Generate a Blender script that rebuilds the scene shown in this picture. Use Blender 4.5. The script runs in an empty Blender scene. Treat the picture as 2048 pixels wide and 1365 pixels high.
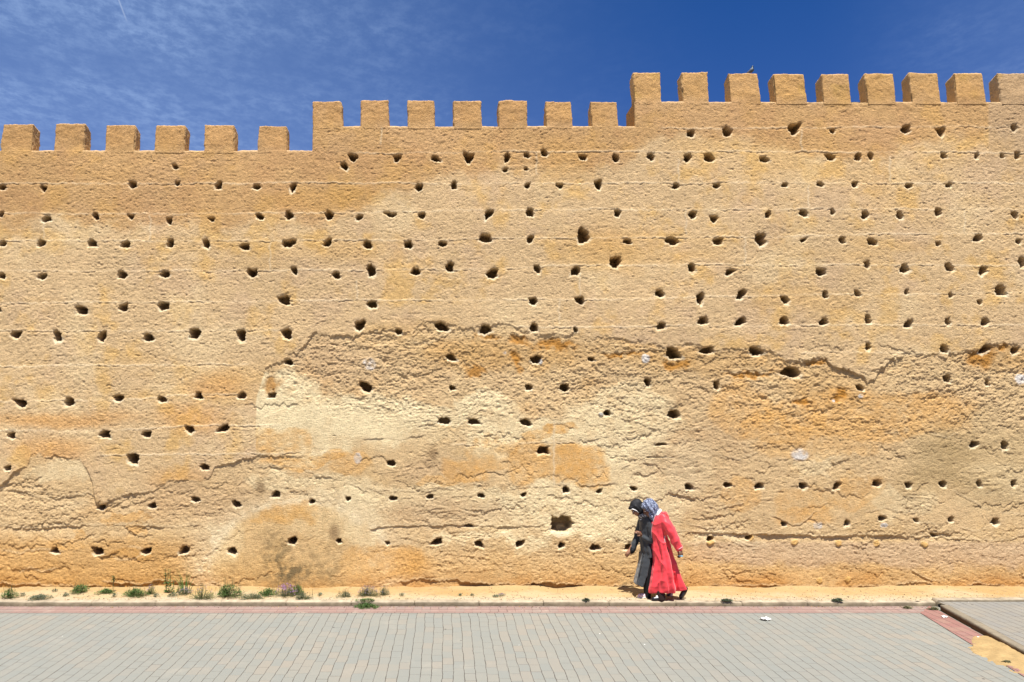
import bpy, bmesh, math, random
import numpy as np
from mathutils import Vector, Matrix, noise as mnoise
random.seed(7)
SC = bpy.context.scene
COL = SC.collection
R = math.radians

# ------------------------------------------------------------ camera
F, CX, CY, YH, CH = 1500.0, 890.0, 682.5, 815.0, 3.06     # focal length, optical axis, horizon (photo pixels), eye height
TH = math.atan((YH-CY)/F)
cd = bpy.data.cameras.new('camera'); cam = bpy.data.objects.new('camera', cd); COL.objects.link(cam)
cam.location = (0, 0, CH); cam.rotation_euler = (math.pi/2+TH, 0, 0)
cd.sensor_width = 36; cd.lens = 36*F/2048; cd.shift_x = (1024-CX)/2048
cd.clip_end = 5000; cd.clip_start = 0.05
SC.camera = cam

# ------------------------------------------------------------ sun and sky
SUN_EL, SUN_AZ = 68.0, 8.0          # azimuth measured from behind the camera towards the right
az = R(SUN_AZ); el = R(SUN_EL)
sdir = Vector((math.sin(az)*math.cos(el), -math.cos(az)*math.cos(el), math.sin(el)))
sl = bpy.data.lights.new('sun', 'SUN'); sl.energy = 4.6; sl.angle = R(0.53); sl.color = (1.0, 0.965, 0.91)
so = bpy.data.objects.new('sun', sl); COL.objects.link(so); so.location = sdir*60
so.rotation_euler = (-sdir).to_track_quat('-Z', 'Y').to_euler()
W = bpy.data.worlds.new('World'); SC.world = W; W.use_nodes = True
SC.view_settings.view_transform = 'Standard'; SC.view_settings.look = 'None'
SC.view_settings.exposure = 1.05; SC.view_settings.gamma = 1.0
SC.render.engine = 'CYCLES'

class NT:
    """small node helper"""
    def __init__(s, tree): s.t = tree; s.n = tree.nodes; s.l = tree.links
    def add(s, typ, **kw):
        nd = s.n.new(typ)
        for k, v in kw.items(): setattr(nd, k, v)
        return nd
    def link(s, a, b): s.l.new(a, b)
    def put(s, v, sock):
        if isinstance(v, bpy.types.NodeSocket): s.l.new(v, sock)
        else: sock.default_value = v
    def m(s, op, a, b=0.0, c=None, clamp=False):
        nd = s.add('ShaderNodeMath', operation=op); nd.use_clamp = clamp
        s.put(a, nd.inputs[0]); s.put(b, nd.inputs[1])
        if c is not None: s.put(c, nd.inputs[2])
        return nd.outputs[0]
    def vm(s, op, a, b=(0, 0, 0)):
        nd = s.add('ShaderNodeVectorMath', operation=op); s.put(a, nd.inputs[0]); s.put(b, nd.inputs[1]); return nd.outputs[0]
    def noise(s, vec, scale, detail=4, rough=0.5, dim='3D'):
        nd = s.add('ShaderNodeTexNoise', noise_dimensions=dim); s.put(vec, nd.inputs['Vector'])
        nd.inputs['Scale'].default_value = scale; nd.inputs['Detail'].default_value = detail; nd.inputs['Roughness'].default_value = rough
        return nd.outputs['Fac']
    def ramp(s, v, a, b, lo=0.0, hi=1.0):
        nd = s.add('ShaderNodeMapRange'); nd.interpolation_type = 'SMOOTHSTEP'; nd.clamp = True
        s.put(v, nd.inputs[0]); nd.inputs[1].default_value = a; nd.inputs[2].default_value = b
        nd.inputs[3].default_value = lo; nd.inputs[4].default_value = hi; return nd.outputs[0]
    def mix(s, f, a, b, mode='MIX'):
        nd = s.add('ShaderNodeMix', data_type='RGBA', blend_type=mode); s.put(f, nd.inputs[0])
        s.put(a if isinstance(a, bpy.types.NodeSocket) else (*a, 1), nd.inputs[6])
        s.put(b if isinstance(b, bpy.types.NodeSocket) else (*b, 1), nd.inputs[7]); return nd.outputs[2]
    def sep(s, v):
        nd = s.add('ShaderNodeSeparateXYZ'); s.put(v, nd.inputs[0]); return nd.outputs
    def comb(s, x, y, z):
        nd = s.add('ShaderNodeCombineXYZ'); s.put(x, nd.inputs[0]); s.put(y, nd.inputs[1]); s.put(z, nd.inputs[2]); return nd.outputs[0]
    def bump(s, h, strength, dist, nrm=None):
        nd = s.add('ShaderNodeBump'); s.put(h, nd.inputs['Height']); nd.inputs['Strength'].default_value = strength
        nd.inputs['Distance'].default_value = dist
        if nrm: s.put(nrm, nd.inputs['Normal'])
        return nd.outputs[0]

def build_world():
    g = NT(W.node_tree); g.n.clear()
    sky = g.add('ShaderNodeTexSky', sky_type='NISHITA'); sky.sun_disc = False
    sky.sun_elevation = el; sky.sun_rotation = math.pi-az      # behind the camera, a little right
    sky.altitude = 1200; sky.air_density = 1.0; sky.dust_density = 0.15; sky.ozone_density = 3.0
    hs = g.add('ShaderNodeHueSaturation'); hs.inputs['Saturation'].default_value = SKY_SAT; hs.inputs['Value'].default_value = SKY_VAL
    hs.inputs['Hue'].default_value = SKY_HUE
    g.link(sky.outputs[0], hs.inputs['Color'])
    tc = g.add('ShaderNodeTexCoord'); d = tc.outputs['Generated']; x, y, z = g.sep(d)
    zz = g.m('MAXIMUM', z, 0.05)
    pv = g.comb(g.m('DIVIDE', x, zz), g.m('DIVIDE', y, zz), 0.0)
    rot = g.add('ShaderNodeMapping'); rot.inputs['Rotation'].default_value = (0, 0, R(-28)); rot.inputs['Scale'].default_value = (1.0, 0.8, 1.0)
    g.link(pv, rot.inputs[0])
    n1 = g.noise(rot.outputs[0], 1.1, 6, 0.62); n2 = g.noise(rot.outputs[0], 20.0, 6, 0.7); n3 = g.noise(pv, 0.55, 2, 0.5)
    # high veil thickens towards the left of the view (x/y negative)
    side = g.m('DIVIDE', x, g.m('MAXIMUM', y, 0.05))
    wl = g.ramp(side, -0.45, 0.42, 1.0, 0.0); wr = g.ramp(side, 0.50, 0.85, 0.0, 0.45)
    wgt = g.m('ADD', wl, wr)
    den = g.m('MULTIPLY', g.ramp(n1, 0.30, 0.70), g.m('ADD', g.m('MULTIPLY', g.ramp(n2, 0.36, 0.68), 0.8), 0.2))
    base = g.m('MULTIPLY', wgt, 0.20)
    den = g.m('ADD', g.m('MULTIPLY', g.m('MULTIPLY', den, wgt), 0.38), base, clamp=True)
    blue = g.mix(1.0, hs.outputs[0], (1.25, .63, .73), 'MULTIPLY')
    c = g.mix(den, blue, (3.3, 4.6, 7.0))
    def sk(px, py):                       # sky coordinates of a photographed point
        t = math.atan((CY0-py)/1500.0)+TH; yy = math.cos(t); z_ = math.sin(t); x_ = (px-890)/1500.0*math.cos(t-TH); return (x_/z_, yy/z_)
    (ax, ay), (bx, by) = sk(232, -14), sk(257, 52); dx, dy = bx-ax, by-ay; L = math.hypot(dx, dy); dx /= L; dy /= L
    p = g.sep(pv); qx = g.m('SUBTRACT', p[0], ax); qy = g.m('SUBTRACT', p[1], ay)
    al = g.m('ADD', g.m('MULTIPLY', qx, dx), g.m('MULTIPLY', qy, dy)); ac = g.m('ABSOLUTE', g.m('SUBTRACT', g.m('MULTIPLY', qx, dy), g.m('MULTIPLY', qy, dx)))
    tr = g.m('MULTIPLY', g.ramp(ac, .0006, .0030, 1, 0), g.m('MULTIPLY', g.ramp(al, -.02, .02), g.ramp(al, L*.55, L, 1, 0)))
    c = g.mix(g.m('MULTIPLY', tr, .22), c, (5.5, 6.2, 7.2))      # short contrail
    bg = g.add('ShaderNodeBackground'); bg.inputs[1].default_value = SKY_STR
    g.link(c, bg.inputs[0])
    out = g.add('ShaderNodeOutputWorld'); g.link(bg.outputs[0], out.inputs[0])
CY0 = 682.5
SKY_SAT, SKY_VAL, SKY_HUE, SKY_STR = 1.38, 1.0, 0.505, 0.07
build_world()

# ------------------------------------------------------------ photo geometry: rays to planes
cT, sT = math.cos(TH), math.sin(TH)
def wp(x, y, Y):                      # point on the vertical plane at distance Y
    t = (CY-y)/F; dz = Y*(sT+t*cT)/(cT-t*sT); return Vector(((x-CX)/F*(Y*cT+dz*sT), Y, CH+dz))
def gp(x, y, z=0.0):                  # point on the level plane at height z
    t = (CY-y)/F; k = (sT+t*cT)/(cT-t*sT); Y = (z-CH)/k; dz = z-CH
    return Vector(((x-CX)/F*(Y*cT+dz*sT), Y, z))
def topx(X, Y, Z):                    # numpy: world to photo pixels
    dz = Z-CH; zc = Y*cT+dz*sT; return CX+F*X/zc, CY-F*(dz*cT-Y*sT)/zc

def lin(c):                           # sRGB 0..255 to linear
    c = np.asarray(c, float)/255.0
    return np.where(c <= 0.04045, c/12.92, ((c+0.055)/1.055)**2.4)
def L3(r, g, b, k=1.0): return tuple(float(v)*k for v in lin((r, g, b)))

# ------------------------------------------------------------ tagging
def tag(o, label=None, cat=None, group=None, kind=None):
    if label: o['label'] = label
    if cat: o['category'] = cat
    if group: o['group'] = group
    if kind: o['kind'] = kind
    return o
def empty(name, loc, label=None, cat=None, group=None):
    o = bpy.data.objects.new(name, None); COL.objects.link(o); o.location = loc; o.empty_display_size = 0.1
    return tag(o, label, cat, group)
def mesh_obj(name, verts, faces, mat, parent=None, smooth=True, col=None):
    me = bpy.data.meshes.new(name); me.from_pydata([tuple(v) for v in verts], [], [tuple(f) for f in faces])
    return finish(name, me, mat, parent, smooth, col)
def finish(name, me, mat, parent=None, smooth=True, col=None):
    if mat is not None:
        for m_ in (mat if isinstance(mat, (list, tuple)) else [mat]): me.materials.append(m_)
    me.polygons.foreach_set('use_smooth', np.full(len(me.polygons), smooth, dtype=bool))
    if col is not None: set_col(me, col)
    me.update()
    o = bpy.data.objects.new(name, me); COL.objects.link(o)
    if parent is not None:
        o.parent = parent; o.matrix_parent_inverse = Matrix.Translation(-parent.location)
    return o
def set_col(me, col):
    a = me.color_attributes.new('tint', 'FLOAT_COLOR', 'POINT')
    rgba = np.ones((len(me.vertices), 4), dtype=np.float32); rgba[:, :3] = col
    a.data.foreach_set('color', rgba.ravel())
def np_mesh(name, V, Q):
    me = bpy.data.meshes.new(name)
    me.vertices.add(len(V)); me.vertices.foreach_set('co', np.asarray(V, np.float32).ravel())
    me.loops.add(len(Q)*4); me.loops.foreach_set('vertex_index', np.asarray(Q, np.int32).ravel())
    me.polygons.add(len(Q)); me.polygons.foreach_set('loop_start', np.arange(0, len(Q)*4, 4, dtype=np.int32))
    me.update(calc_edges=True); me.validate(); return me

# ------------------------------------------------------------ numpy noise
def vnoise(x, y, seed):
    xi = np.floor(x).astype(np.int64); yi = np.floor(y).astype(np.int64)
    fx = x-xi; fy = y-yi; fx = fx*fx*fx*(fx*(fx*6-15)+10); fy = fy*fy*fy*(fy*(fy*6-15)+10)
    def h(a, b):
        n = (a*374761393 + b*668265263 + seed*974634777) & 0xffffffff
        n = ((n ^ (n >> 13))*1274126177) & 0xffffffff; n = ((n ^ (n >> 15))*2246822519) & 0xffffffff
        return ((n ^ (n >> 16)) & 0xffffff)/float(0xffffff)
    a = h(xi, yi); b = h(xi+1, yi); c = h(xi, yi+1); d = h(xi+1, yi+1)
    return (a*(1-fx)+b*fx)*(1-fy)+(c*(1-fx)+d*fx)*fy
def fbm(x, y, freq, octv=4, seed=1, rough=0.5, ax=1.0):
    """about -1..1; freq in cycles per metre; ax stretches along x"""
    s = 0; a = 1.0; t = 0; c0, s0 = math.cos(0.6), math.sin(0.6)
    X = x*freq/ax; Y = y*freq
    for k in range(octv):
        s = s+a*(vnoise(X+17.3*k, Y-9.1*k, seed+k)*2-1); t += a; a *= rough
        if ax == 1.0: X, Y = (X*c0-Y*s0)*2.03, (X*s0+Y*c0)*2.03
        else: X, Y = X*2.03, Y*2.03
    return s/t*1.5
def sstep(x, a, b): t = np.clip((x-a)/(b-a), 0, 1); return t*t*(3-2*t)

# ------------------------------------------------------------ materials
def new_mat(name):
    m = bpy.data.materials.new(name); m.use_nodes = True; g = NT(m.node_tree)
    b = g.n.get('Principled BSDF'); b.inputs['Roughness'].default_value = 0.9
    b.inputs['Specular IOR Level'].default_value = 0.2
    return m, g, b
def simple_mat(name, col, rough=0.85, spec=0.25, nz=0.12, scale=30, bump=0.0, sheen=0.0):
    m, g, b = new_mat(name); b.inputs['Roughness'].default_value = rough; b.inputs['Specular IOR Level'].default_value = spec
    tc = g.add('ShaderNodeTexCoord'); n = g.noise(tc.outputs['Object'], scale, 4, 0.6)
    c = g.mix(1.0, col, g.mix(n, (1-nz*2,)*3, (1+nz*2,)*3), 'MULTIPLY'); g.link(c, b.inputs['Base Color'])
    if bump: g.link(g.bump(n, 1.0, bump), b.inputs['Normal'])
    if sheen: b.inputs['Sheen Weight'].default_value = sheen
    return m
# ============================================================ THE WALL
YW = 12.90
def wall_mat():
    m, g, b = new_mat('earth_wall'); b.inputs['Roughness'].default_value = 0.95; b.inputs['Specular IOR Level'].default_value = 0.1
    at = g.add('ShaderNodeAttribute', attribute_name='tint'); P = g.add('ShaderNodeNewGeometry').outputs['Position']
    n1 = g.noise(P, 9.0, 6, 0.7); n2 = g.noise(P, 55.0, 4, 0.7); n3 = g.noise(P, 160.0, 2, 0.6)
    v = g.m('ADD', g.m('MULTIPLY', g.m('SUBTRACT', n1, 0.5), 0.35), g.m('MULTIPLY', g.m('SUBTRACT', n2, 0.5), 0.40))
    f = g.m('ADD', 1.0, v)
    sc = g.vm('MULTIPLY', P, (1.0, 1.0, 2.0)); fl = g.noise(sc, 38.0, 4, 0.75); fl2 = g.noise(sc, 17.0, 3, 0.7)
    f = g.m('MULTIPLY', f, g.ramp(g.m('ADD', g.m('MULTIPLY', fl, .65), g.m('MULTIPLY', fl2, .35)), .51, .66, 1.08, .58))   # grit and pores
    c = g.mix(1.0, at.outputs['Color'], g.comb(f, f, f), 'MULTIPLY'); g.link(c, b.inputs['Base Color'])
    hgt = g.m('ADD', g.m('ADD', g.m('MULTIPLY', n2, 1.0), g.m('MULTIPLY', n3, 0.45)), g.m('MULTIPLY', fl, 1.4))
    g.link(g.bump(hgt, 1.0, 0.016), b.inputs['Normal'])
    return m
MW = wall_mat()
KW = np.array([.74, .76, .82])     # displayed colour to wall albedo
HOLES = '''350,334,13,10 3,375,20,12 88,378,13,13,v 265,370,18,17,v 354,367,11,11 437,370,15,16 513,374,18,12 2,430,10,12 94,438,19,14 192,433,12,14
262,434,13,11,v 338,442,14,13 424,439,13,10,v 5,487,16,14 83,487,19,14 184,486,19,14 252,489,18,15 340,487,16,18 412,488,18,20 490,493,19,15
3,552,18,14 85,553,22,12 244,549,17,17 330,548,23,14 504,547,22,20 707,316,18,17,v 688,332,15,15 794,317,15,16,v 871,317,17,14 938,316,22,20,v
1014,316,13,20 1011,340,12,10 587,374,14,17 838,376,19,16,v 908,370,13,17 519,433,17,13 579,431,18,16 658,432,18,18,v 719,435,14,12 783,430,24,12,v
843,431,18,15 978,427,18,19 578,487,26,18 655,487,17,16 735,489,16,20 817,490,18,17 886,488,18,12,v 971,477,24,18 589,542,14,15 672,550,15,16
742,541,19,25 832,543,19,17 900,535,16,20 985,546,26,20 1054,311,13,12 1088,306,13,14 1052,338,9,8 1166,315,17,13 1232,317,12,16 1301,312,14,16
1375,316,18,17 1418,316,20,19 1527,319,19,13 1382,266,17,15 1455,265,20,17 1055,371,14,12 1120,372,15,12,v 1197,370,18,20,v 1353,372,15,13 1433,372,15,13,v
1059,425,17,18 1235,426,13,16 1386,430,18,15,v 1428,438,19,14,v 1536,430,12,16 1061,478,14,16 1167,472,24,30 1255,484,18,12 1344,481,27,18 1436,482,22,14
1521,479,22,29 1075,537,14,16 1151,542,19,22 1230,524,28,25 1384,534,19,18 1460,544,18,15 1589,258,24,22,v 1666,262,11,10 1813,259,21,20,v 1883,264,19,18,v
2029,255,12,15 1661,315,19,14 1716,314,14,15 1742,313,11,14 1888,312,14,12 1955,311,11,13 2005,312,11,11 2035,312,13,15 1570,370,15,12 1640,369,14,12
1710,368,15,13 1818,372,15,11 1899,370,13,11 1607,426,16,17 1665,424,11,13 1730,430,14,15 1799,430,15,16 1877,424,16,19 2030,430,13,15 1606,481,13,9
1684,481,15,14 1744,484,19,14 1877,488,12,11 1958,476,18,16 2038,483,15,11 1735,530,16,16,v 1642,545,24,16,v 1810,537,19,19 1899,535,21,17 1968,540,18,17
2045,524,17,20 162,619,27,19 246,616,20,14 326,613,23,16 -2,619,8,10 32,669,25,15 114,671,19,23 204,672,19,22 297,676,20,17 389,667,24,24 482,670,20,22
41,807,24,18 138,804,22,16 236,797,21,15 323,799,19,12 397,792,15,14,s 484,792,20,13 22,872,19,13 210,869,19,16,s 294,869,20,14 379,859,21,14
446,858,23,16 569,601,27,18 744,607,20,17 574,668,22,20 719,652,22,20 797,664,16,14 884,654,27,19 971,659,23,20 577,725,17,13 901,714,20,14
543,791,17,11,s 732,774,26,20 904,776,14,10 889,842,24,16 947,844,24,13 1066,602,20,16 1160,602,19,14 1319,587,17,17 1401,598,18,23 1483,589,18,19
1068,655,17,19 1151,660,9,9 1323,652,19,14 1406,642,20,17 1484,642,20,19 1073,719,24,16 1183,719,14,9 1346,707,34,24 1416,701,24,16 1513,703,33,17
1058,775,15,12 1130,776,20,20 1296,765,15,19 1434,771,13,19 1051,845,20,12 1214,826,16,15 1348,829,26,17 1570,599,18,15 1650,590,12,16 1715,588,12,13
1814,585,11,12 1902,591,10,11 2003,581,26,21 1960,605,11,10 1568,642,18,17 1648,644,17,17 1737,640,14,17 1818,648,18,15 1897,643,12,16 1971,644,17,15
1737,694,13,17 1889,697,18,17 1973,697,19,20 2032,701,20,17 1583,744,36,26 1721,776,16,12 1897,757,16,16 1977,766,12,14 15,936,14,9 265,916,24,21
409,935,20,13 201,1016,18,10 303,1012,19,12 392,1000,20,10 472,1009,19,14 110,1102,17,13 194,1104,24,16 294,1103,21,14 369,1101,20,16 464,1102,19,15
783,927,16,12 552,988,18,13 624,1004,12,10 696,998,14,10 786,997,17,9 860,994,14,10 962,992,15,10 584,1083,19,17 678,1082,12,12 775,1086,13,7
874,1085,22,13 958,1089,17,13 937,1052,20,7 1086,901,23,18,s 1047,990,11,9 1132,980,15,12 1199,983,12,10 1267,978,15,9 1378,974,18,13 1454,970,17,10
1519,972,19,13 1040,1087,17,13 1123,1091,16,12 1190,1095,22,13 1259,1094,20,13 1421,1079,15,10 1498,1076,16,11 1321,889,20,6 1950,889,17,13 2010,891,15,21
1606,972,18,13 1674,972,18,16 1754,968,18,14 1817,971,16,13 1887,969,14,14 1959,968,15,15 2028,967,14,14 1569,1049,13,9 1694,1046,13,13 1765,1038,17,11
1833,1041,12,9 1903,1040,14,13 1991,1044,18,15 1871,1072,16,7 1124,1050,50,36,b -110,376,16,13 -95,489,17,14 -70,620,20,15 -80,805,20,15 2120,430,15,15 2110,540,18,16 2125,645,16,16 2115,968,15,14'''
HOLES = [h.split(',') for h in HOLES.split()]
# ledges: (points, depth m, falloff px, jag px) : everything just below the line is set back
LEDGES = [
 ([(527,748),(540,730),(569,720),(594,702),(612,687),(622,672),(632,666),(649,669),(669,676),(687,672),(717,670),(742,665),(749,659),(787,659),(807,672),(824,665),(834,652),(854,642),(887,645),(924,656),(952,657),(982,650),(1022,647),(1056,665),(1086,670),(1149,670),(1209,672),(1249,676),(1264,687),(1294,685),(1319,690),(1334,695),(1361,687),(1394,690),(1434,702),(1494,695),(1531,700),(1556,707),(1571,720),(1598,724),(1628,719),(1653,715),(1663,730),(1696,740),(1726,750),(1736,768),(1748,757),(1766,735),(1786,719),(1811,710),(1836,710),(1871,712),(1886,720),(1906,707),(1951,700),(1986,690),(2011,685),(2060,700),(2150,705)], .026, 55, 4.2),
 ([(-60,985),(0,972),(10,962),(25,947),(37,940),(55,932),(62,910),(81,907),(87,917),(110,911),(132,916),(160,919),(172,937),(185,965),(190,1005),(205,1010),(217,1002),(252,989),(300,985),(315,977),(335,961),(365,960),(405,962),(422,950),(430,932),(475,921),(512,915),(560,912),(612,914)], .026, 60, 2.0),
 ([(-60,985),(6,982),(35,983),(60,990),(85,997),(105,1002),(140,993),(182,988),(192,1000)], .022, 22, 2.0),
 ([(55,975),(80,985),(105,996)], .012, 12, 1.5),
 ([(-60,1053),(0,1053),(60,1059),(120,1053),(225,1051),(290,1053),(350,1055),(400,1050)], .024, 14, 1.8),
 ([(740,1057),(795,1053),(887,1051),(960,1051),(1024,1055),(1085,1052)], .024, 12, 1.6),
 ([(1330,1064),(1400,1067),(1536,1069),(1600,1071),(1686,1073),(1761,1071),(1823,1075),(1861,1074)], .045, 20, 1.6),
 ([(1861,1074),(1900,1079),(1948,1080),(2003,1083),(2048,1075),(2120,1078)], .020, 14, 2),
 ([(800,1162),(850,1157),(900,1160),(960,1170),(1024,1170),(1100,1166),(1200,1172),(1290,1176)], .06, 40, 2.5),
 ([(205,1163),(230,1165),(275,1171),(330,1162),(370,1165),(400,1170),(450,1179),(520,1176)], .04, 30, 2.0),
 ([(-60,1165),(60,1170),(150,1174),(205,1172)], .03, 30, 2.0),
 ([(1420,1172),(1536,1172),(1600,1173),(1680,1178),(1750,1171),(1800,1175)], .03, 30, 1.5),
 ([(1790,1172),(1850,1165),(1880,1175),(1925,1178),(1945,1168),(2000,1175),(2100,1178)], .04, 30, 2.0),
 ([(1820,1140),(1838,1150),(1860,1160),(1880,1163)], .018, 12, 1.5),
 ([(2035,1148),(2060,1160)], .02, 12, 1.5),
 ([(694,790),(729,800),(762,812),(787,824)], .014, 10, 1.5),
 ([(724,878),(777,878),(800,881),(822,875),(850,868)], .014, 10, 1.5),
 ([(512,935),(594,935),(632,952),(660,955),(707,972),(737,982),(777,983),(912,980),(937,970),(967,970)], .013, 14, 2),
 ([(1024,978),(1100,975),(1124,972),(1154,964),(1164,971),(1236,968)], .013, 10, 1.5),
 ([(1336,987),(1374,992),(1411,1005),(1434,1020),(1464,1012),(1490,1005)], .022, 16, 2),
 ([(1440,700),(1494,697),(1540,712)], .02, 20, 2), ([(1200,706),(1236,707),(1286,701),(1330,700)], .02, 9, 2),
 ([(824,685),(840,690),(860,688),(880,678),(895,670)], .022, 12, 2), ([(1440,745),(1470,748),(1500,740)], .015, 9, 2),
 ([(1266,826),(1306,818),(1324,815)], .014, 10, 1.5), ([(1241,838),(1274,846),(1314,860),(1374,860),(1425,857)], .016, 12, 2),
 ([(1536,1032),(1561,1037),(1586,1052),(1600,1050),(1618,1037),(1633,1022)], .012, 9, 1.5),
 ([(1650,1045),(1665,1058),(1690,1060),(1712,1056)], .010, 7, 1.0),
 ([(1728,1026),(1773,1016),(1801,1026),(1836,1025),(1843,1050),(1861,1045),(1881,1060),(1896,1045)], .014, 9, 1.5),
 ([(1921,1057),(1946,1065),(1981,1055)], .013, 8, 1.2), ([(1998,1027),(2048,1030),(2100,1025)], .014, 10, 1.5),
 ([(1903,982),(1940,1002),(1981,1025)], .010, 10, 1.5), ([(1860,867),(1895,878),(1920,868)], .010, 8, 1.5),
 ([(1766,868),(1796,870),(1822,892)], .016, 12, 1.5), ([(1536,870),(1561,872)], .014, 8, 1),
 ([(1428,907),(1450,918),(1480,920),(1520,905)], .014, 12, 2), ([(1180,940),(1205,935),(1222,930)], .012, 8, 1.5),
 ([(1110,883),(1150,884),(1196,879)], .013, 6, 1.0), ([(1030,892),(1100,883)], .008, 5, 1.0),
 ([(1105,850),(1120,847),(1150,858)], .014, 8, 1.5), ([(1240,940),(1270,925),(1310,930),(1330,950)], .014, 12, 2),
 ([(255,1095),(275,1097),(300,1103)], .008, 6, 1), ([(225,1115),(245,1123),(270,1120),(285,1112)], .010, 7, 1.2),
 ([(40,1148),(60,1138),(85,1143),(115,1137)], .015, 10, 2), ([(0,1102),(40,1108),(90,1100),(130,1104)], .010, 9, 2),
 ([(1180,1082),(1240,1084),(1300,1088)], .010, 9, 1.5), ([(1370,1050),(1420,1060),(1460,1056)], .010, 7, 1.5),
 ([(420,1163),(440,1168),(455,1175)], .012, 7, 1.5),
]
LINES = [[(1320,257),(1540,256),(1700,254),(2160,253)],[(700,308),(900,306),(1024,303),(2160,305)],[(-200,367),(2160,366)],
 [(-200,428),(512,427),(840,424),(1024,419),(2160,418)],[(-200,482),(512,482),(900,479),(1536,473),(1750,468),(2160,466)],
 [(-200,543),(700,541),(1024,538),(1100,531),(2160,530)],[(-200,607),(700,601),(1250,599),(1500,592),(2160,584)],
 [(-200,663),(560,660)],[(1024,654),(1500,652),(2160,650)],[(-200,735),(150,732),(500,728)],[(-200,806),(220,800),(400,790),(480,788)],
 [(-200,863),(240,860),(430,850),(560,851)],[(200,912),(512,908),(690,903)],[(1600,705),(1980,705)],[(900,890),(1220,884)]]
VJ = [(88,445,478),(763,255,290),(1073,305,350),(1357,318,368),(1372,420,470),(1603,257,303),(1617,370,416),(1118,600,650),(714,560,600),(1780,312,364),(1107,838,972),(540,485,540),(1160,545,598),(300,430,480),(1490,475,528),(1930,420,466)]

def seg_y(pts, px):
    p = np.array(pts, float); y = np.interp(px, p[:, 0], p[:, 1])
    w = sstep(px, p[0, 0]-4, p[0, 0]+8)*(1-sstep(px, p[-1, 0]-8, p[-1, 0]+4)); return y, w
def blob(px, py, cx, cy, rx, ry, wob, soft, warp):
    d = np.sqrt(((px+warp[0]*wob-cx)/rx)**2+((py+warp[1]*wob-cy)/ry)**2); return 1-sstep(d, 1-soft, 1+soft)

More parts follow.
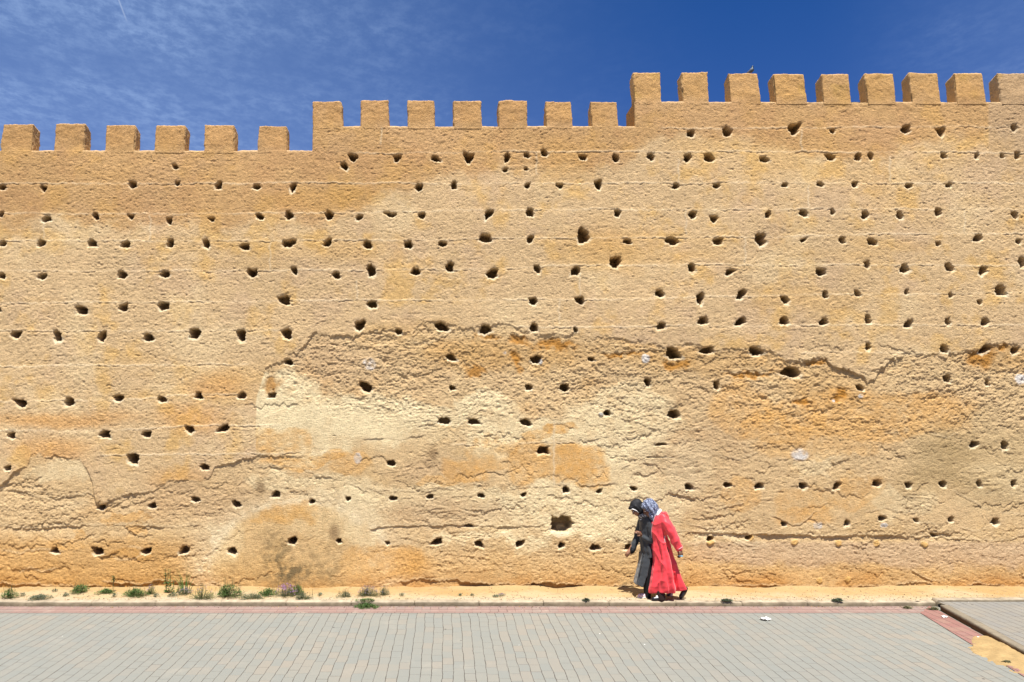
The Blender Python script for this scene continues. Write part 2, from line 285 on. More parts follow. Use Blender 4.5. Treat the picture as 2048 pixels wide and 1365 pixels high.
def wall_fields(X, Z):
    """relief (metres, + towards the camera) and base colour of the wall face"""
    px, py = topx(X, YW, Z)
    w1 = fbm(X, Z, 1.3, 5, 11, .6); w2 = fbm(X, Z, 1.3, 5, 23, .6); w3 = fbm(X, Z, 6, 3, 31, .6); w4 = fbm(X, Z, 6, 3, 37, .6)
    wj = fbm(X, Z, 9, 4, 41, .6)
    # how eroded: 0 sound render (top), 1 bare rammed earth (below)
    E1y, _ = seg_y([(-200,985)]+[(p[0], p[1]) for p in LEDGES[1][0][1:27]]+[(512,800),(527,748)]+LEDGES[0][0][1:]+[(2300,705)], px)
    below = sstep(py-E1y+wj*4, -3, 6)
    rough_zone = below*(1-sstep(py+w1*26+w3*8, 800, 850))*sstep(px, 530, 600)
    rough_zone = np.maximum(rough_zone, below*sstep(px+w1*60, 1250, 1380)*(1-sstep(py+w2*40, 830, 940))*.6)
    rough_zone = np.maximum(rough_zone, below*(1-sstep(px+w1*40, 420, 520))*(1-sstep(py, 1020, 1060))*sstep(py, 940, 1000)*.6)
    low = sstep(py+w1*22, 1055, 1095)
    H = np.zeros_like(X)
    H += .012*fbm(X, Z, .45, 3, 3) + .007*fbm(X, Z, 1.7, 3, 5)
    # grain of the render, stretched along the courses
    g1 = fbm(X, Z, 12, 4, 51, .75, 1.4); g2 = fbm(X, Z, 34, 2, 57, .7, 1.25)
    amp = 1.0 + .5*rough_zone + .2*low
    patchy = .75+.5*sstep(fbm(X, Z, .9, 3, 61), -.5, .6)
    smooth = np.zeros_like(X)
    warp = (w1, w2)
    SM = [(600,1090,190,95),(520,1010,60,30),(620,820,130,50),(700,880,150,45),(1160,930,70,45),(940,930,80,45),(1600,1020,70,40),(1730,1010,80,36),(1940,1020,80,40),(1130,850,60,18),(1700,1050,36,20),(1870,1035,34,20),(1945,1045,36,20),(950,1160,80,16),(120,950,55,22),(1300,800,70,30)]
    for c in SM: smooth = np.maximum(smooth, blob(px, py, *c, 14, .25, warp))
    smooth *= below
    amp = amp*(1-.55*smooth)
    H += (.0029*g1 + .0042*g2)*patchy*amp
    fleck = sstep(fbm(X, Z, 21, 3, 59, .65, 2.1)-.25*(patchy-1), .42, .80); H -= .0060*fleck*(1-.5*smooth)
    # pebbles and strata of the bare earth
    bill = np.abs(fbm(X, Z, 7, 4, 71, .62, 1.4)); H += rough_zone*(.015*(bill-.3)) - rough_zone*.004; peb = np.abs(fbm(X, Z, 17, 3, 73, .6, 1.2)); H += rough_zone*.011*(peb-.3)
    pits = sstep(fbm(X, Z, 5, 4, 77, .65, 1.6), .35, .9); H -= .016*pits*np.maximum(rough_zone, .2*low)*(1-smooth)
    strata = fbm(X, Z, 3.2, 4, 81, .6, 4.5); H += below*(1-smooth)*.005*strata*(.5+.5*sstep(py, 830, 950))
    terr = fbm(X, Z, 1.6, 4, 83, .55, 2.2)*5; tf = terr-np.floor(terr); H += below*(1-.8*smooth)*.008*sstep(tf, .0, .06)*(1-tf)*sstep(fbm(X, Z, .8, 3, 85), -.3, .4)
    crk = np.abs(fbm(X, Z, 1.5, 5, 89, .6, 1.7)); H -= below*.010*(1-sstep(crk, .0, .022))*sstep(fbm(X, Z, .7, 3, 93), -.1, .3)
    H += low*.006*(np.abs(fbm(X, Z, 4, 4, 87, .6, 1.8))-.25)
    H += .05*low*sstep(py, 1090, 1170)*.5                      # foot of the wall swells out
    # set-back edges where the render has come away
    lip = np.zeros_like(X)
    for i, (pts, dep, fall, jag) in enumerate(LEDGES):
        x0, x1 = pts[0][0]-12, pts[-1][0]+12
        yl, w = seg_y(pts, px)
        jx = vnoise(px/11.0, px*0+i*7.7, 90+i)*2-1; jx2 = vnoise(px/3.5, px*0+i*3.1, 190+i)*2-1
        d = py-(yl+jag*(jx+.7*jx2)+w4*2.0)
        dd = dep*(.25+1.1*vnoise(px/26.0, px*0+i, 290+i))*(.55+.45*sstep(vnoise(px/75.0, px*0+i*2, 295+i), .25, .55))
        if i == 0: dd = dd*(1+.9*blob(px, py, 1650, 735, 120, 30, 0, .5, warp))*(1-.35*sstep(px, 900, 1000)*(1-sstep(px, 1450, 1550)))
        H -= w*dd*np.where(d > 0, np.exp(-np.maximum(d, 0)/fall), 0)*sstep(d, 0, 1.6)
        lip = np.maximum(lip, w*np.exp(-((d+2.0)/2.2)**2))
    rnd = random.Random(5)
    for i in range(230):                                        # small scabs and cracks
        cx = rnd.uniform(-80, 2130); L = rnd.uniform(12, 75); cy = rnd.uniform(690, 1165)
        if cx < 520: cy = rnd.uniform(965, 1165)
        sl_ = rnd.uniform(-.35, .35); dep = rnd.uniform(.005, .016); fall = rnd.uniform(3, 12)
        sel = (px > cx-L) & (px < cx+L) & (py > cy-45) & (py < cy+60)
        if not sel.any(): continue
        a, b_ = px[sel], py[sel]
        d = b_-(cy+sl_*(a-cx)+(vnoise(a/9, a*0+i, 400+i)*2-1)*6+(vnoise(a/3, a*0+i, 700+i)*2-1)*2)
        t = 1-np.abs((a-cx)/L); H[sel] -= dep*sstep(t, 0, .3)*np.where(d > 0, np.exp(-np.maximum(d, 0)/fall), 0)
    # courses
    pale = np.zeros_like(X)
    for i, pts in enumerate(LINES):
        yl, w = seg_y(pts, px); w = w*(1-.85*sstep(rough_zone, .1, .6))
        yl = yl+(vnoise(px/60, px*0+i, 501)*2-1)*1.6+(vnoise(px/7, px*0+i, 502)*2-1)*1.3; d = py-yl
        on = sstep(vnoise(px/70, px*0+i*5, 510)*.65+vnoise(px/10, px*0+i*3, 511)*.5, .32, .78)
        ck = sstep(vnoise(px/45, px*0+i*5, 520)*.65+vnoise(px/6, px*0+i*3, 521)*.5, .58, .82)
        H += w*on*.0045*np.exp(-((d)/1.5)**2) - w*ck*.012*np.exp(-((d-2.6)/1.2)**2)
        H += w*.003*np.tanh(d/3)*np.exp(-np.abs(d)/20)
        pale = np.maximum(pale, .75*w*(.35+.65*on)*np.exp(-(d/1.9)**2))
    for (jx, y0, y1) in VJ:
        d = px-jx-(vnoise(py/9, py*0, 533)*2-1)*1.8; w = sstep(py, y0-2, y0+3)*(1-sstep(py, y1-3, y1+2))
        H += w*.004*np.exp(-(d/1.6)**2); pale = np.maximum(pale, .8*w*np.exp(-(d/1.8)**2))
    # putlog holes
    holem = np.zeros_like(X); rim = np.zeros_like(X); hr = random.Random(3)
    for i, h in enumerate(HOLES):
        cx, cy, w_, h_ = map(float, h[:4]); ty = h[4] if len(h) > 4 else 'r'
        a = w_/2*.91; b_ = h_/2*.91; big = max(a, b_)*2.3+6
        sel = (np.abs(px-cx) < big) & (np.abs(py-cy) < big)
        if not sel.any(): continue
        dx = (px[sel]-cx)/a; dy = (py[sel]-cy)/b_
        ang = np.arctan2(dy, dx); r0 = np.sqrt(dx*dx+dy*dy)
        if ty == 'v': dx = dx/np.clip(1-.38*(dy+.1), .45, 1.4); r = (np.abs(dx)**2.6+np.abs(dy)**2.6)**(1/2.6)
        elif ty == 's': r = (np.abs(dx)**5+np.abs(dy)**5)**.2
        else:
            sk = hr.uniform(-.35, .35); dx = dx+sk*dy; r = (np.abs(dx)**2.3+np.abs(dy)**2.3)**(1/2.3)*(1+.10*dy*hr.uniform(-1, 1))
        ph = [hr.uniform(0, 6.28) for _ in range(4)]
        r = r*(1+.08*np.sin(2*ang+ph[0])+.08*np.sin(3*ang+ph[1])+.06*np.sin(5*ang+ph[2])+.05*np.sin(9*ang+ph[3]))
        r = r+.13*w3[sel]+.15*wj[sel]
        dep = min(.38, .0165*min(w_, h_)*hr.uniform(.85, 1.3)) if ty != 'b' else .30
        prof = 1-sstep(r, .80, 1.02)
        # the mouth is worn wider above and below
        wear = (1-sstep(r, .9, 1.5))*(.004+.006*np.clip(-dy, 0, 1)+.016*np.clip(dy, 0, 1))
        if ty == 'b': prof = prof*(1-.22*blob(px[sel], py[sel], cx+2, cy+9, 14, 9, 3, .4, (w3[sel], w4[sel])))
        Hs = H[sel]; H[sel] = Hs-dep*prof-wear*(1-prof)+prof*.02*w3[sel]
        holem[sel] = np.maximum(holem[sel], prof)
        rim[sel] = np.maximum(rim[sel], np.exp(-((r-1.16)/.20)**2)*sstep(dy, .0, .7)*(.6+.5*hr.random()))  # pale plaster lip, with its sunlit crescent put into the colour
    # ---------------- colour (with sunlit lower hole rims painted in)
    C = lambda r, g, b_: lin((r, g, b_))
    col = np.empty(X.shape+(3,)); col[:] = C(226, 191, 138)
    def mixc(c, m): nonlocal col; m = np.clip(m, 0, 1)[..., None]; col = col*(1-m)+np.asarray(c)*m
    big = fbm(X, Z, .55, 4, 101, .55); med = fbm(X, Z, 2.2, 4, 103, .6); med2 = fbm(X, Z, 1.5, 4, 107, .6); hor = fbm(X, Z, 1.2, 4, 109, .6, 4.0)
    mixc(C(232, 184, 104), .60*sstep(med, .05, .8)); mixc(C(212, 178, 138), .40*sstep(med2, .05, .8)); mixc(C(240, 210, 156), .5*sstep(fbm(X, Z, 1.1, 4, 111), .1, .8))
    mixc(C(228, 180, 104), .4*sstep(hor, .1, .8))
    # last casting lifts: ochre, warmer to the left
    topy = np.interp(px, [-200, 250, 700, 900, 1250, 1320, 1700, 2000, 2300], [432, 430, 425, 330, 330, 262, 305, 250, 240])
    topm = 1-sstep(py+w1*26+w3*5, topy-10, topy+22)
    mixc(C(209, 163, 103), .80*topm); mixc(C(200, 152, 100), .4*topm*sstep(med2, -.1, .7)); mixc(C(222, 174, 104), .5*topm*sstep(med, 0, .8))
    mixc(C(204, 164, 118), .3*topm*sstep(fbm(X, Z, 1.4, 3, 115), .1, .7))
    mixc(C(205, 172, 128), .75*sstep(px, 1974, 1982)*(1-sstep(py, 250, 420)))
    mixc(C(222, 170, 92), .45*blob(px, py, 640, 405, 110, 22, 20, .6, warp)+.4*blob(px, py, 1130, 320, 60, 45, 20, .6, warp)+.4*blob(px, py, 1190, 490, 80, 50, 20, .6, warp)+.35*blob(px, py, 690, 500, 90, 30, 20, .7, warp))
    mixc(C(226, 160, 78), .55*blob(px, py, 120, 835, 130, 16, 12, .7, warp)+.5*blob(px, py, 110, 900, 70, 26, 14, .7, warp)+.45*blob(px, py, 380, 835, 60, 26, 12, .7, warp)+.35*blob(px, py, 360, 960, 60, 26, 12, .7, warp)+.4*blob(px, py, 430, 770, 60, 20, 12, .7, warp))
    # bare earth below
    mixc(C(222, 188, 134), .8*below); mixc(C(212, 176, 126), .5*rough_zone*sstep(med, -.6, .6)); mixc(C(226, 176, 106), .45*rough_zone*sstep(med2, 0, .8)); mixc(C(196, 152, 88), below*(.5*blob(px, py, 1030, 705, 190, 30, 20, .6, warp)+.45*blob(px, py, 1400, 725, 160, 26, 20, .6, warp)+.4*blob(px, py, 1980, 710, 70, 30, 16, .6, warp)+.4*blob(px, py, 1650, 770, 90, 40, 16, .6, warp)))
    mixc(C(204, 170, 126), .4*rough_zone*blob(px, py, 640, 720, 120, 50, 20, .5, warp))
    cream = C(250, 226, 172)
    for b5 in [(560,805,95,55,.95),(640,850,130,60,.8),(760,830,120,44,.8),(900,815,130,28,.8),(1040,860,110,40,.75),(1240,850,110,70,.7),(1300,930,110,60,.6),(1180,1000,190,44,.75),(1220,1050,130,34,.8),(700,1000,90,40,.5),(450,1080,40,50,.6),(900,1010,140,30,.4),(860,870,60,20,.3),
               (720,1040,40,60,.6),(640,1030,90,34,.5),(430,1110,30,55,.45),(1060,1070,60,14,.7),(700,1140,60,22,.45),(1000,1040,60,20,.5),(1160,1060,55,25,.4),(1460,1080,90,10,.6),(1620,930,50,20,.4),(130,945,70,30,.45),(580,960,90,20,.5),(950,1070,90,8,.6),(1800,1005,60,26,.4)]:
        mixc(cream, b5[4]*below*blob(px+w3*7, py+w4*7, *b5[:4], 30, .20, warp)*np.clip(.9+.4*w3, 0, 1))
    mixc(C(250, 226, 176), .40*below*sstep(hor, .25, .8)*sstep(py, 780, 830)*(1-low))
    orange = C(230, 172, 92)
    for b5 in [(1160,930,58,42,.85),(1062,925,40,48,.6),(930,945,55,28,.75),(985,900,50,30,.6),(1118,853,40,14,.9),(1075,870,35,12,.6),(565,880,70,28,.6),(610,915,80,16,.7),(700,935,40,26,.5),(575,1025,50,22,.9),(545,1045,40,10,.7),
               (1740,830,210,55,.6),(1560,850,90,40,.5),(1480,820,60,60,.5),(1640,900,120,26,.35),(1470,985,30,30,.5),(1600,1000,70,30,.4),(1720,985,60,34,.45),(1600,1030,60,26,.5),(250,1040,50,9,.6),(135,1070,45,14,.6),(270,1060,24,10,.6),
               (760,1120,90,36,.55),(560,1150,60,22,.3),(870,975,40,10,.5),(260,1110,50,12,.6),(1370,1110,70,20,.35)]:
        mixc(orange, .95*b5[4]*below*blob(px, py, *b5[:4], 22, .13, warp)*np.clip(.85+.5*wj+.3*w2, .2, 1))
    mixc(C(206, 170, 124), .4*below*blob(px, py, 380, 1000, 150, 40, 30, .5, warp)+.45*below*blob(px, py, 900, 1030, 130, 22, 20, .6, warp)+.4*below*blob(px, py, 1400, 900, 110, 50, 30, .6, warp)+.45*below*blob(px, py, 840, 945, 60, 20, 20, .6, warp))
    lowc = sstep(py+w1*28, 1085, 1150); mixc(C(218, 168, 98), .55*lowc); mixc(C(206, 146, 74), .75*sstep(py+w1*18, 1135, 1178)*sstep(fbm(X, Z, 1.3, 3, 121)+.35, -.4, .5))
    mixc(C(212, 158, 84), .6*low*(1-sstep(px+w1*40, 360, 430))); mixc(C(204, 172, 136), .5*sstep(py, 1080, 1090)*(1-sstep(py+w1*20, 1120, 1140))*sstep(px, 1340, 1420))
    mixc(C(204, 176, 124), .55*below*blob(px, py, 1960, 930, 140, 80, 30, .5, warp))
    # round patch of old render outlined in lime
    rr = np.sqrt(((px+w1*16-590)/185)**2+((py+w2*14-1120)/112)**2); ring = np.exp(-((rr-1.0)/.07)**2)*sstep(1150-py, -10, 20)
    mixc(C(250, 226, 176), .85*ring*np.clip(.7+.9*w3, 0, 1)); ring2 = np.exp(-((rr-1.08)/.16)**2); mixc(C(240, 212, 162), .4*ring2); mixc(C(226, 184, 118), .45*(1-sstep(rr, .85, 1))*(1-sstep(px, 640, 760)))
    mixc(C(222, 164, 84), .75*blob(px, py, 770, 1125, 90, 34, 14, .3, warp)*sstep(rr, .8, 1.1)*0.9)
    # grey water stains and soot
    mixc(C(132, 112, 76), (.62*blob(px, py, 572, 1122, 36, 50, 26, .9, warp)+.4*blob(px, py, 600, 1155, 70, 26, 22, .8, warp)+.3*blob(px, py, 650, 1110, 30, 50, 20, .9, warp)+.25*blob(px, py, 470, 1150, 40, 24, 20, .9, warp))*np.clip(.65+.9*wj+.5*fbm(X, Z, 16, 3, 141, .6), .1, 1.2))
    mixc(C(150, 120, 82), .75*blob(px, py, 520, 974, 10, 14, 5, .6, warp)+.7*blob(px, py, 668, 1063, 9, 14, 5, .6, warp)+.7*blob(px, py, 863, 909, 11, 14, 5, .6, warp))
    mixc(C(160, 132, 84), .45*blob(px, py, 1900, 900, 55, 30, 20, .8, warp)+.4*blob(px, py, 1870, 960, 60, 26, 20, .8, warp)+.25*blob(px, py, 1990, 1000, 60, 30, 20, .8, warp))
    # rusty cavities
    for b5 in [(948,744,20,9),(1034,722,12,18),(540,770,12,16),(1110,690,42,9),(1606,804,18,6),(1680,792,12,14),(1965,716,26,20),(2000,690,20,10),(1350,728,20,8),(1500,750,40,6),(1625,722,30,7),(1240,707,40,5),(972,672,26,8),(1040,682,18,8)]:
        mm = below*blob(px, py, *b5, 9, .5, (w3, w4)); mixc(C(186, 122, 30), .75*mm); H -= .022*mm*np.clip(.6+.6*w3, 0, 1)
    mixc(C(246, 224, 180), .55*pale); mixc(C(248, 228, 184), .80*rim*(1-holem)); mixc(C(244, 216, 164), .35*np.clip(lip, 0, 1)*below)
    for (cx, cy, rx, ry, v_) in [(738,728,12,12,245),(1292,717,8,9,235),(715,916,8,9,225),(1600,910,16,12,228),(1635,1050,9,8,235),(2043,760,12,10,245),(1768,1050,8,5,240),(1721,792,5,4,238),(1669,802,4,3,240),(1083,722,5,6,190),(1204,830,5,4,190),(1008,167+540,4,3,240)]:
        mm = blob(px, py, cx, cy, rx, ry, 3, .25, (w3, w4)); mixc(np.array([.80, .75, .64])*(v_/240)**2, .85*mm*np.clip(1+w3, 0, 1)); H += mm*.012*(.5+w3)
    for (cx, cy) in [(1590,1085),(1677,1086),(1755,1088),(1850,1090),(1638,1160),(1695,1160),(1502,1076),(1421,1084)]:
        mm = blob(px, py, cx, cy, 7, 6, 2, .25, (w3, w4)); mixc(C(226, 178, 100), .8*mm); H += mm*.02
    mixc(C(170, 138, 88), .75*holem)  # hole insides tinted darker brown
    # mineral grain in the colour itself
    gr = fbm(X, Z, 22, 3, 131, .7); f = 1+.10*gr+.05*big; col = col*np.clip(f, .6, 1.4)[..., None]
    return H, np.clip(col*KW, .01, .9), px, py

SILLS = [(-700, 624.5, 301.5), (624.5, 1270, 252.8), (1270, 2750, 204.0)]
MERLONS = [(-176,-117,-181,-122,247,302),(-90,-30,-95,-34,248,302),(6,67.5,1,64,248,302),(111,170,107,167,248,302),(211.6,271,209.6,268.6,250,302),(312,371,309,368,251,302),(409.5,469,408,468,250,300.5),(517,573.7,515.4,574.4,251.7,301),
 (625,682,625,684,202.8,253.4),(721,777,721,777.6,200,253.4),(814.7,869,815,870,200.8,253.4),(906,962.6,907,963.6,202,253),(997,1053.7,997,1054.3,202,252.6),(1090.4,1142.6,1092.4,1145.3,202.8,252.7),(1180.7,1234.3,1183.4,1237.4,203.8,251.7),
 (1265,1320.6,1270,1323.6,145,202),(1362.8,1415,1366,1418.4,144.5,202),(1455.5,1516,1462,1522,146,203),(1546,1607.8,1552,1615,148,203),(1643,1697,1646.5,1704.5,148,204),(1729,1787,1736,1793,147.5,204),(1818.5,1874.8,1824,1883,146.5,206),(1907.8,1964,1914,1974,146.5,205.5),(1994.4,2052,2003,2061,146,203.5),(2086,2142,2093,2150,146,204)]
def grid_cols():
    x0 = wp(-40, 700, YW).x; x1 = wp(2090, 700, YW).x
    inner = np.arange(x0, x1, .0112)
    left = np.linspace(x0-3.8, x0, 60)[:-1]; right = np.linspace(x1, x1+3.8, 60)[1:]
    return np.concatenate([left, inner, right])
def build_wall():
    root = empty('fortress_wall', (0, YW, 0), 'long ochre rammed earth wall pocked with rows of putlog holes and topped by battlements', 'wall'); root['kind'] = 'thing'
    zt = [wp(890, s[2], YW).z for s in SILLS]
    xs = [wp(s[1], s[2], YW).x for s in SILLS[:2]]
    # the steps sit where the photographed faces stand
    cols = grid_cols()
    for xv in xs:
        i = np.argmin(np.abs(cols-xv)); cols[i] = xv
    rows = np.arange(-0.12, zt[2]+.005, .0112)
    ri = []
    for z_ in zt: i = int(np.argmin(np.abs(rows-z_))); rows[i] = z_; ri.append(i)
    rows = rows[:ri[2]+1]
    ci = [int(np.argmin(np.abs(cols-v))) for v in xs]; nx, ny = len(cols), len(rows); DEEP = .62
    Xg, Zg = np.meshgrid(cols, rows)
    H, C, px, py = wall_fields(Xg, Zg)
    sec = np.zeros(nx, int); sec[ci[0]:] = 1; sec[ci[1]:] = 2
    sillz = np.array(zt)[sec]; dz = sillz[None, :]-Zg
    tn = fbm(Xg, Xg*0+3, 4, 4, 601, .65)
    free = np.ones(nx)                       # where no merlon stands on the sill
    for m in MERLONS:
        a_, b_ = wp(m[2], m[5], YW).x, wp(m[3], m[5], YW).x; free[(cols > a_+.004) & (cols < b_-.004)] = 0
    H = H-.014*np.exp(-np.maximum(dz, 0)/.009)*free
    for k in (0, 1): H = H-.012*np.exp(-np.maximum(Xg-xs[k], 0)/.010)*(Xg >= xs[k]-1e-6)*(Zg > zt[k]-.01)
    Zg = Zg+np.where(np.abs(dz) < 1e-6, .012*tn*free, 0)
    lite = (np.exp(-np.maximum(dz, 0)/.020)*free)[..., None]*.5; C = C*(1-lite)+np.array(lin((238, 208, 158)))*KW*lite  # free sill edge painted paler, sun on the arris put into colour
    idx = np.arange(nx*ny).reshape(ny, nx)
    V = [np.stack([Xg, YW-H, Zg], -1).reshape(-1, 3)]; colz = [C.reshape(-1, 3)]; base = nx*ny; Q = []
    bnd = [0, ci[0], ci[1], nx-1]
    def strip(prev, pts, c_, flip=False):
        nonlocal base
        V.append(pts); colz.append(np.tile(np.array(lin(c_))*KW, (len(pts), 1))); cur = np.arange(len(pts))+base; base += len(pts)
        Q.append(np.stack([prev[:-1], cur[:-1], cur[1:], prev[1:]] if flip else [prev[:-1], prev[1:], cur[1:], cur[:-1]], -1)); return cur
    for s in range(3):
        a_, b_ = bnd[s], bnd[s+1]; r_ = ri[s]
        g_ = idx[:r_+1, a_:b_+1]; Q.append(np.stack([g_[:-1, :-1], g_[:-1, 1:], g_[1:, 1:], g_[1:, :-1]], -1).reshape(-1, 4))
        cs = cols[a_:b_+1]; n_ = len(cs); prev = idx[r_, a_:b_+1]
        for k in [0.02, .1, .25, .45, DEEP]:
            prev = strip(prev, np.stack([cs, np.full(n_, YW+k), zt[s]+.012*fbm(cs, cs*0+k*3, 4, 3, 603)+0.004], -1), (226, 190, 132))
        strip(prev, np.stack([cs, np.full(n_, YW+DEEP), np.full(n_, -.12)], -1), (215, 170, 110))
    for (c_, r0, r1, flip) in ((0, 0, ri[0], False), (ci[0], ri[0], ri[1], False), (ci[1], ri[1], ri[2], False), (nx-1, 0, ri[2], True)):
        prev = idx[r0:r1+1, c_]; zz = Zg[r0:r1+1, c_]; m_ = len(zz)
        for k in (.02, .09, .2, .4, DEEP):
            off = .006*fbm(zz*0+k, zz, 6, 3, 605+c_)*(k < DEEP)
            prev = strip(prev, np.stack([np.full(m_, cols[c_])+off, np.full(m_, YW+k), zz], -1), (206, 156, 92), flip)
    me = np_mesh('rampart', np.concatenate(V), np.concatenate(Q))
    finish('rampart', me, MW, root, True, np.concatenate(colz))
    return root

def build_merlon(k, m):
    TL, TR = wp(m[0], m[4], YW), wp(m[1], m[4], YW); BL, BR = wp(m[2], m[5], YW), wp(m[3], m[5], YW)
    sec = 0 if m[5] > 280 else (1 if m[5] > 230 else 2)
    zb = wp(890, SILLS[sec][2], YW).z-.05; zs = zb+.05
    T = .245; drop = .075+.02*math.sin(k*2.3)
    nx, ny, nz = 42, 16, 36
    P = {}; V = []; Q = []; colr = []
    def vid(i, j, l):
        key = (i, j, l)
        if key in P: return P[key]
        u, v, t = i/nx, j/ny, l/nz
        xl = BL.x*(1-t)+TL.x*t; xr = BR.x*(1-t)+TR.x*t
        x = xl*(1-u)+xr*u; y = YW+.004+T*v; zt_ = TL.z*(1-u)+TR.z*u-drop*max(0, v-.08)/.92; z = zb*(1-t)+zt_*t
        P[key] = len(V); V.append((x, y, z)); return P[key]
    def face(fn, a, b):
        for i in range(a):
            for j in range(b): Q.append((fn(i, j), fn(i+1, j), fn(i+1, j+1), fn(i, j+1)))
    face(lambda i, j: vid(i, 0, j), nx, nz); face(lambda i, j: vid(nx-i, ny, j), nx, nz)
    face(lambda i, j: vid(0, ny-i, j), ny, nz); face(lambda i, j: vid(nx, i, j), ny, nz)
    face(lambda i, j: vid(i, j, nz), nx, ny); face(lambda i, j: vid(i, ny-j, 0), nx, ny)
    V = np.array(V); keys = np.array(list(P.keys()), float)/np.array([nx, ny, nz])
    c = np.array([(BL.x+BR.x)/2, YW+T/2, 0])
    # wear the edges round: pull in where two outer faces meet
    xl = BL.x*(1-keys[:, 2])+TL.x*keys[:, 2]; xr = BR.x*(1-keys[:, 2])+TR.x*keys[:, 2]
    dx = np.minimum(V[:, 0]-xl, xr-V[:, 0]); dy = np.minimum(keys[:, 1], 1-keys[:, 1])*T; dzt = (1-keys[:, 2])*(TL.z-zb)
    rr = .014
    wn = 1+.6*fbm(V[:, 0]*3+V[:, 1]*2, V[:, 2]*3, 1.6, 3, 640+k)+3.2*sstep(fbm(V[:, 0]*2+V[:, 1]*2, V[:, 2]*2, 3.0, 3, 645+k), .45, .9)
    def prox(d): return np.clip(1-d/rr, 0, 1)**2
    sx = np.where(V[:, 0] < (xl+xr)/2, 1, -1); sy = np.where(keys[:, 1] < .5, 1, -1)
    V0 = V.copy()
    V[:, 0] += sx*prox(dx)*np.maximum(prox(dy), prox(dzt))*.010*wn
    V[:, 1] += sy*prox(dy)*np.maximum(prox(dx), prox(dzt))*.010*wn
    V[:, 2] -= prox(dzt)*np.maximum(prox(dx), prox(dy))*.010*wn
    n = .007*fbm(V0[:, 0]+V0[:, 1], V0[:, 2]+V0[:, 1]*.6, 13, 4, 51, .7, 1.3)+.013*fbm(V0[:, 0]+V0[:, 1], V0[:, 2], 2.6, 3, 650+k)+.003*fbm(V0[:, 0]-V0[:, 1], V0[:, 2], 32, 2, 57)
    ex = (keys[:, 0] < 1e-6)*-1.0+(keys[:, 0] > 1-1e-6)*1.0; ey = (keys[:, 1] < 1e-6)*-1.0+(keys[:, 1] > 1-1e-6)*1.0
    ez = (keys[:, 2] > 1-1e-6)*1.0
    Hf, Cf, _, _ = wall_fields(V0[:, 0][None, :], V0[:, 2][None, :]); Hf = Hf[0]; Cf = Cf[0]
    near_sill = np.clip(1-np.maximum(V0[:, 2]-zs, 0)/.12, 0, 1)*(keys[:, 1] < 1e-6)
    V[:, 1] += (keys[:, 1] < 1e-6)*(-.004-.6*Hf*near_sill-.001)
    V[:, 0] += ex*n; V[:, 1] += ey*n*(1-near_sill*.8); V[:, 2] += ez*n*.9
    # courses of tile edge showing on the back corner
    V[:, 1] += (keys[:, 1] > .99)*(np.abs(ex) > 0)*.012*np.sign(np.sin(V0[:, 2]*95))*(keys[:, 2] < .62)
    base = np.array(lin((206, 158, 98))) if sec < 2 else np.array(lin((214, 166, 100)))
    if k >= 23: base = np.array(lin((204, 170, 124)))
    g1 = fbm(V0[:, 0]+V0[:, 1], V0[:, 2]+V0[:, 1], 2.2, 4, 103, .6); g2 = fbm(V0[:, 0]+V0[:, 1], V0[:, 2], 20, 3, 131, .7)
    f = np.clip(1+.14*g1+.16*g2, .5, 1.5)[:, None]; C = base*f
    pk = sstep(fbm(V0[:, 0]+V0[:, 1], V0[:, 2], 2.6, 3, 660+k), .1, .8)[:, None]*.4; C = C*(1-pk)+np.array(lin((208, 168, 116)))*pk
    if sec == 2:
        pk = sstep(fbm(V0[:, 0]+V0[:, 1], V0[:, 2], 3, 3, 670+k), .1, .7)[:, None]*.6; C = C*(1-pk)+np.array(lin((204, 162, 76)))*pk
    edge = np.clip(np.maximum(prox(dzt*.8), prox(dx*1.6)*.6), 0, 1)[:, None]*.45; C = C*(1-edge)+np.array(lin((236, 206, 156)))*edge  # pale edge tint, with the sunlit top edge put into it
    wmix = (.35+.65*near_sill)[:, None]*(keys[:, 1] < 1e-6)[:, None]; C = C*KW*(1-wmix)+Cf*wmix
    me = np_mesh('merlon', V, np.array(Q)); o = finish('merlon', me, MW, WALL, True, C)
WALL = build_wall()
for k, m in enumerate(MERLONS): build_merlon(k, m)

# ============================================================ GROUND
KY = 11.87            # foot of the kerb
KH = .075
def ground_col_mat(name, bumpd=.006, s1=40, s2=220):
    m, g, b = new_mat(name); b.inputs['Roughness'].default_value = 0.95; b.inputs['Specular IOR Level'].default_value = 0.08
    at = g.add('ShaderNodeAttribute', attribute_name='tint'); P = g.add('ShaderNodeNewGeometry').outputs['Position']
    n1 = g.noise(P, s1, 5, 0.7); n2 = g.noise(P, s2, 3, 0.6)
    f = g.m('ADD', 1.0, g.m('ADD', g.m('MULTIPLY', g.m('SUBTRACT', n1, .5), .35), g.m('MULTIPLY', g.m('SUBTRACT', n2, .5), .4)))
    g.link(g.mix(1.0, at.outputs['Color'], g.comb(f, f, f), 'MULTIPLY'), b.inputs['Base Color'])
    g.link(g.bump(g.m('ADD', n1, g.m('MULTIPLY', n2, .5)), 1.0, bumpd), b.inputs['Normal']); return m
MSAND = ground_col_mat('dirt'); MKERB = ground_col_mat('kerb_concrete', .006, 30, 160)
KS = .375              # displayed colour to albedo on level ground
def grid_sheet(name, xs, ys, zf, cf, mat, kind='structure', skirt=None):
    X, Y = np.meshgrid(xs, ys); Z = zf(X, Y); C = cf(X, Y, Z); ny, nx = X.shape; idx = np.arange(nx*ny).reshape(ny, nx)
    V = np.stack([X, Y, Z], -1).reshape(-1, 3); Q = np.stack([idx[:-1, :-1], idx[:-1, 1:], idx[1:, 1:], idx[1:, :-1]], -1).reshape(-1, 4)
    me = np_mesh(name, V, Q); o = finish(name, me, mat, None, True, C.reshape(-1, 3)); tag(o, kind=kind); return o
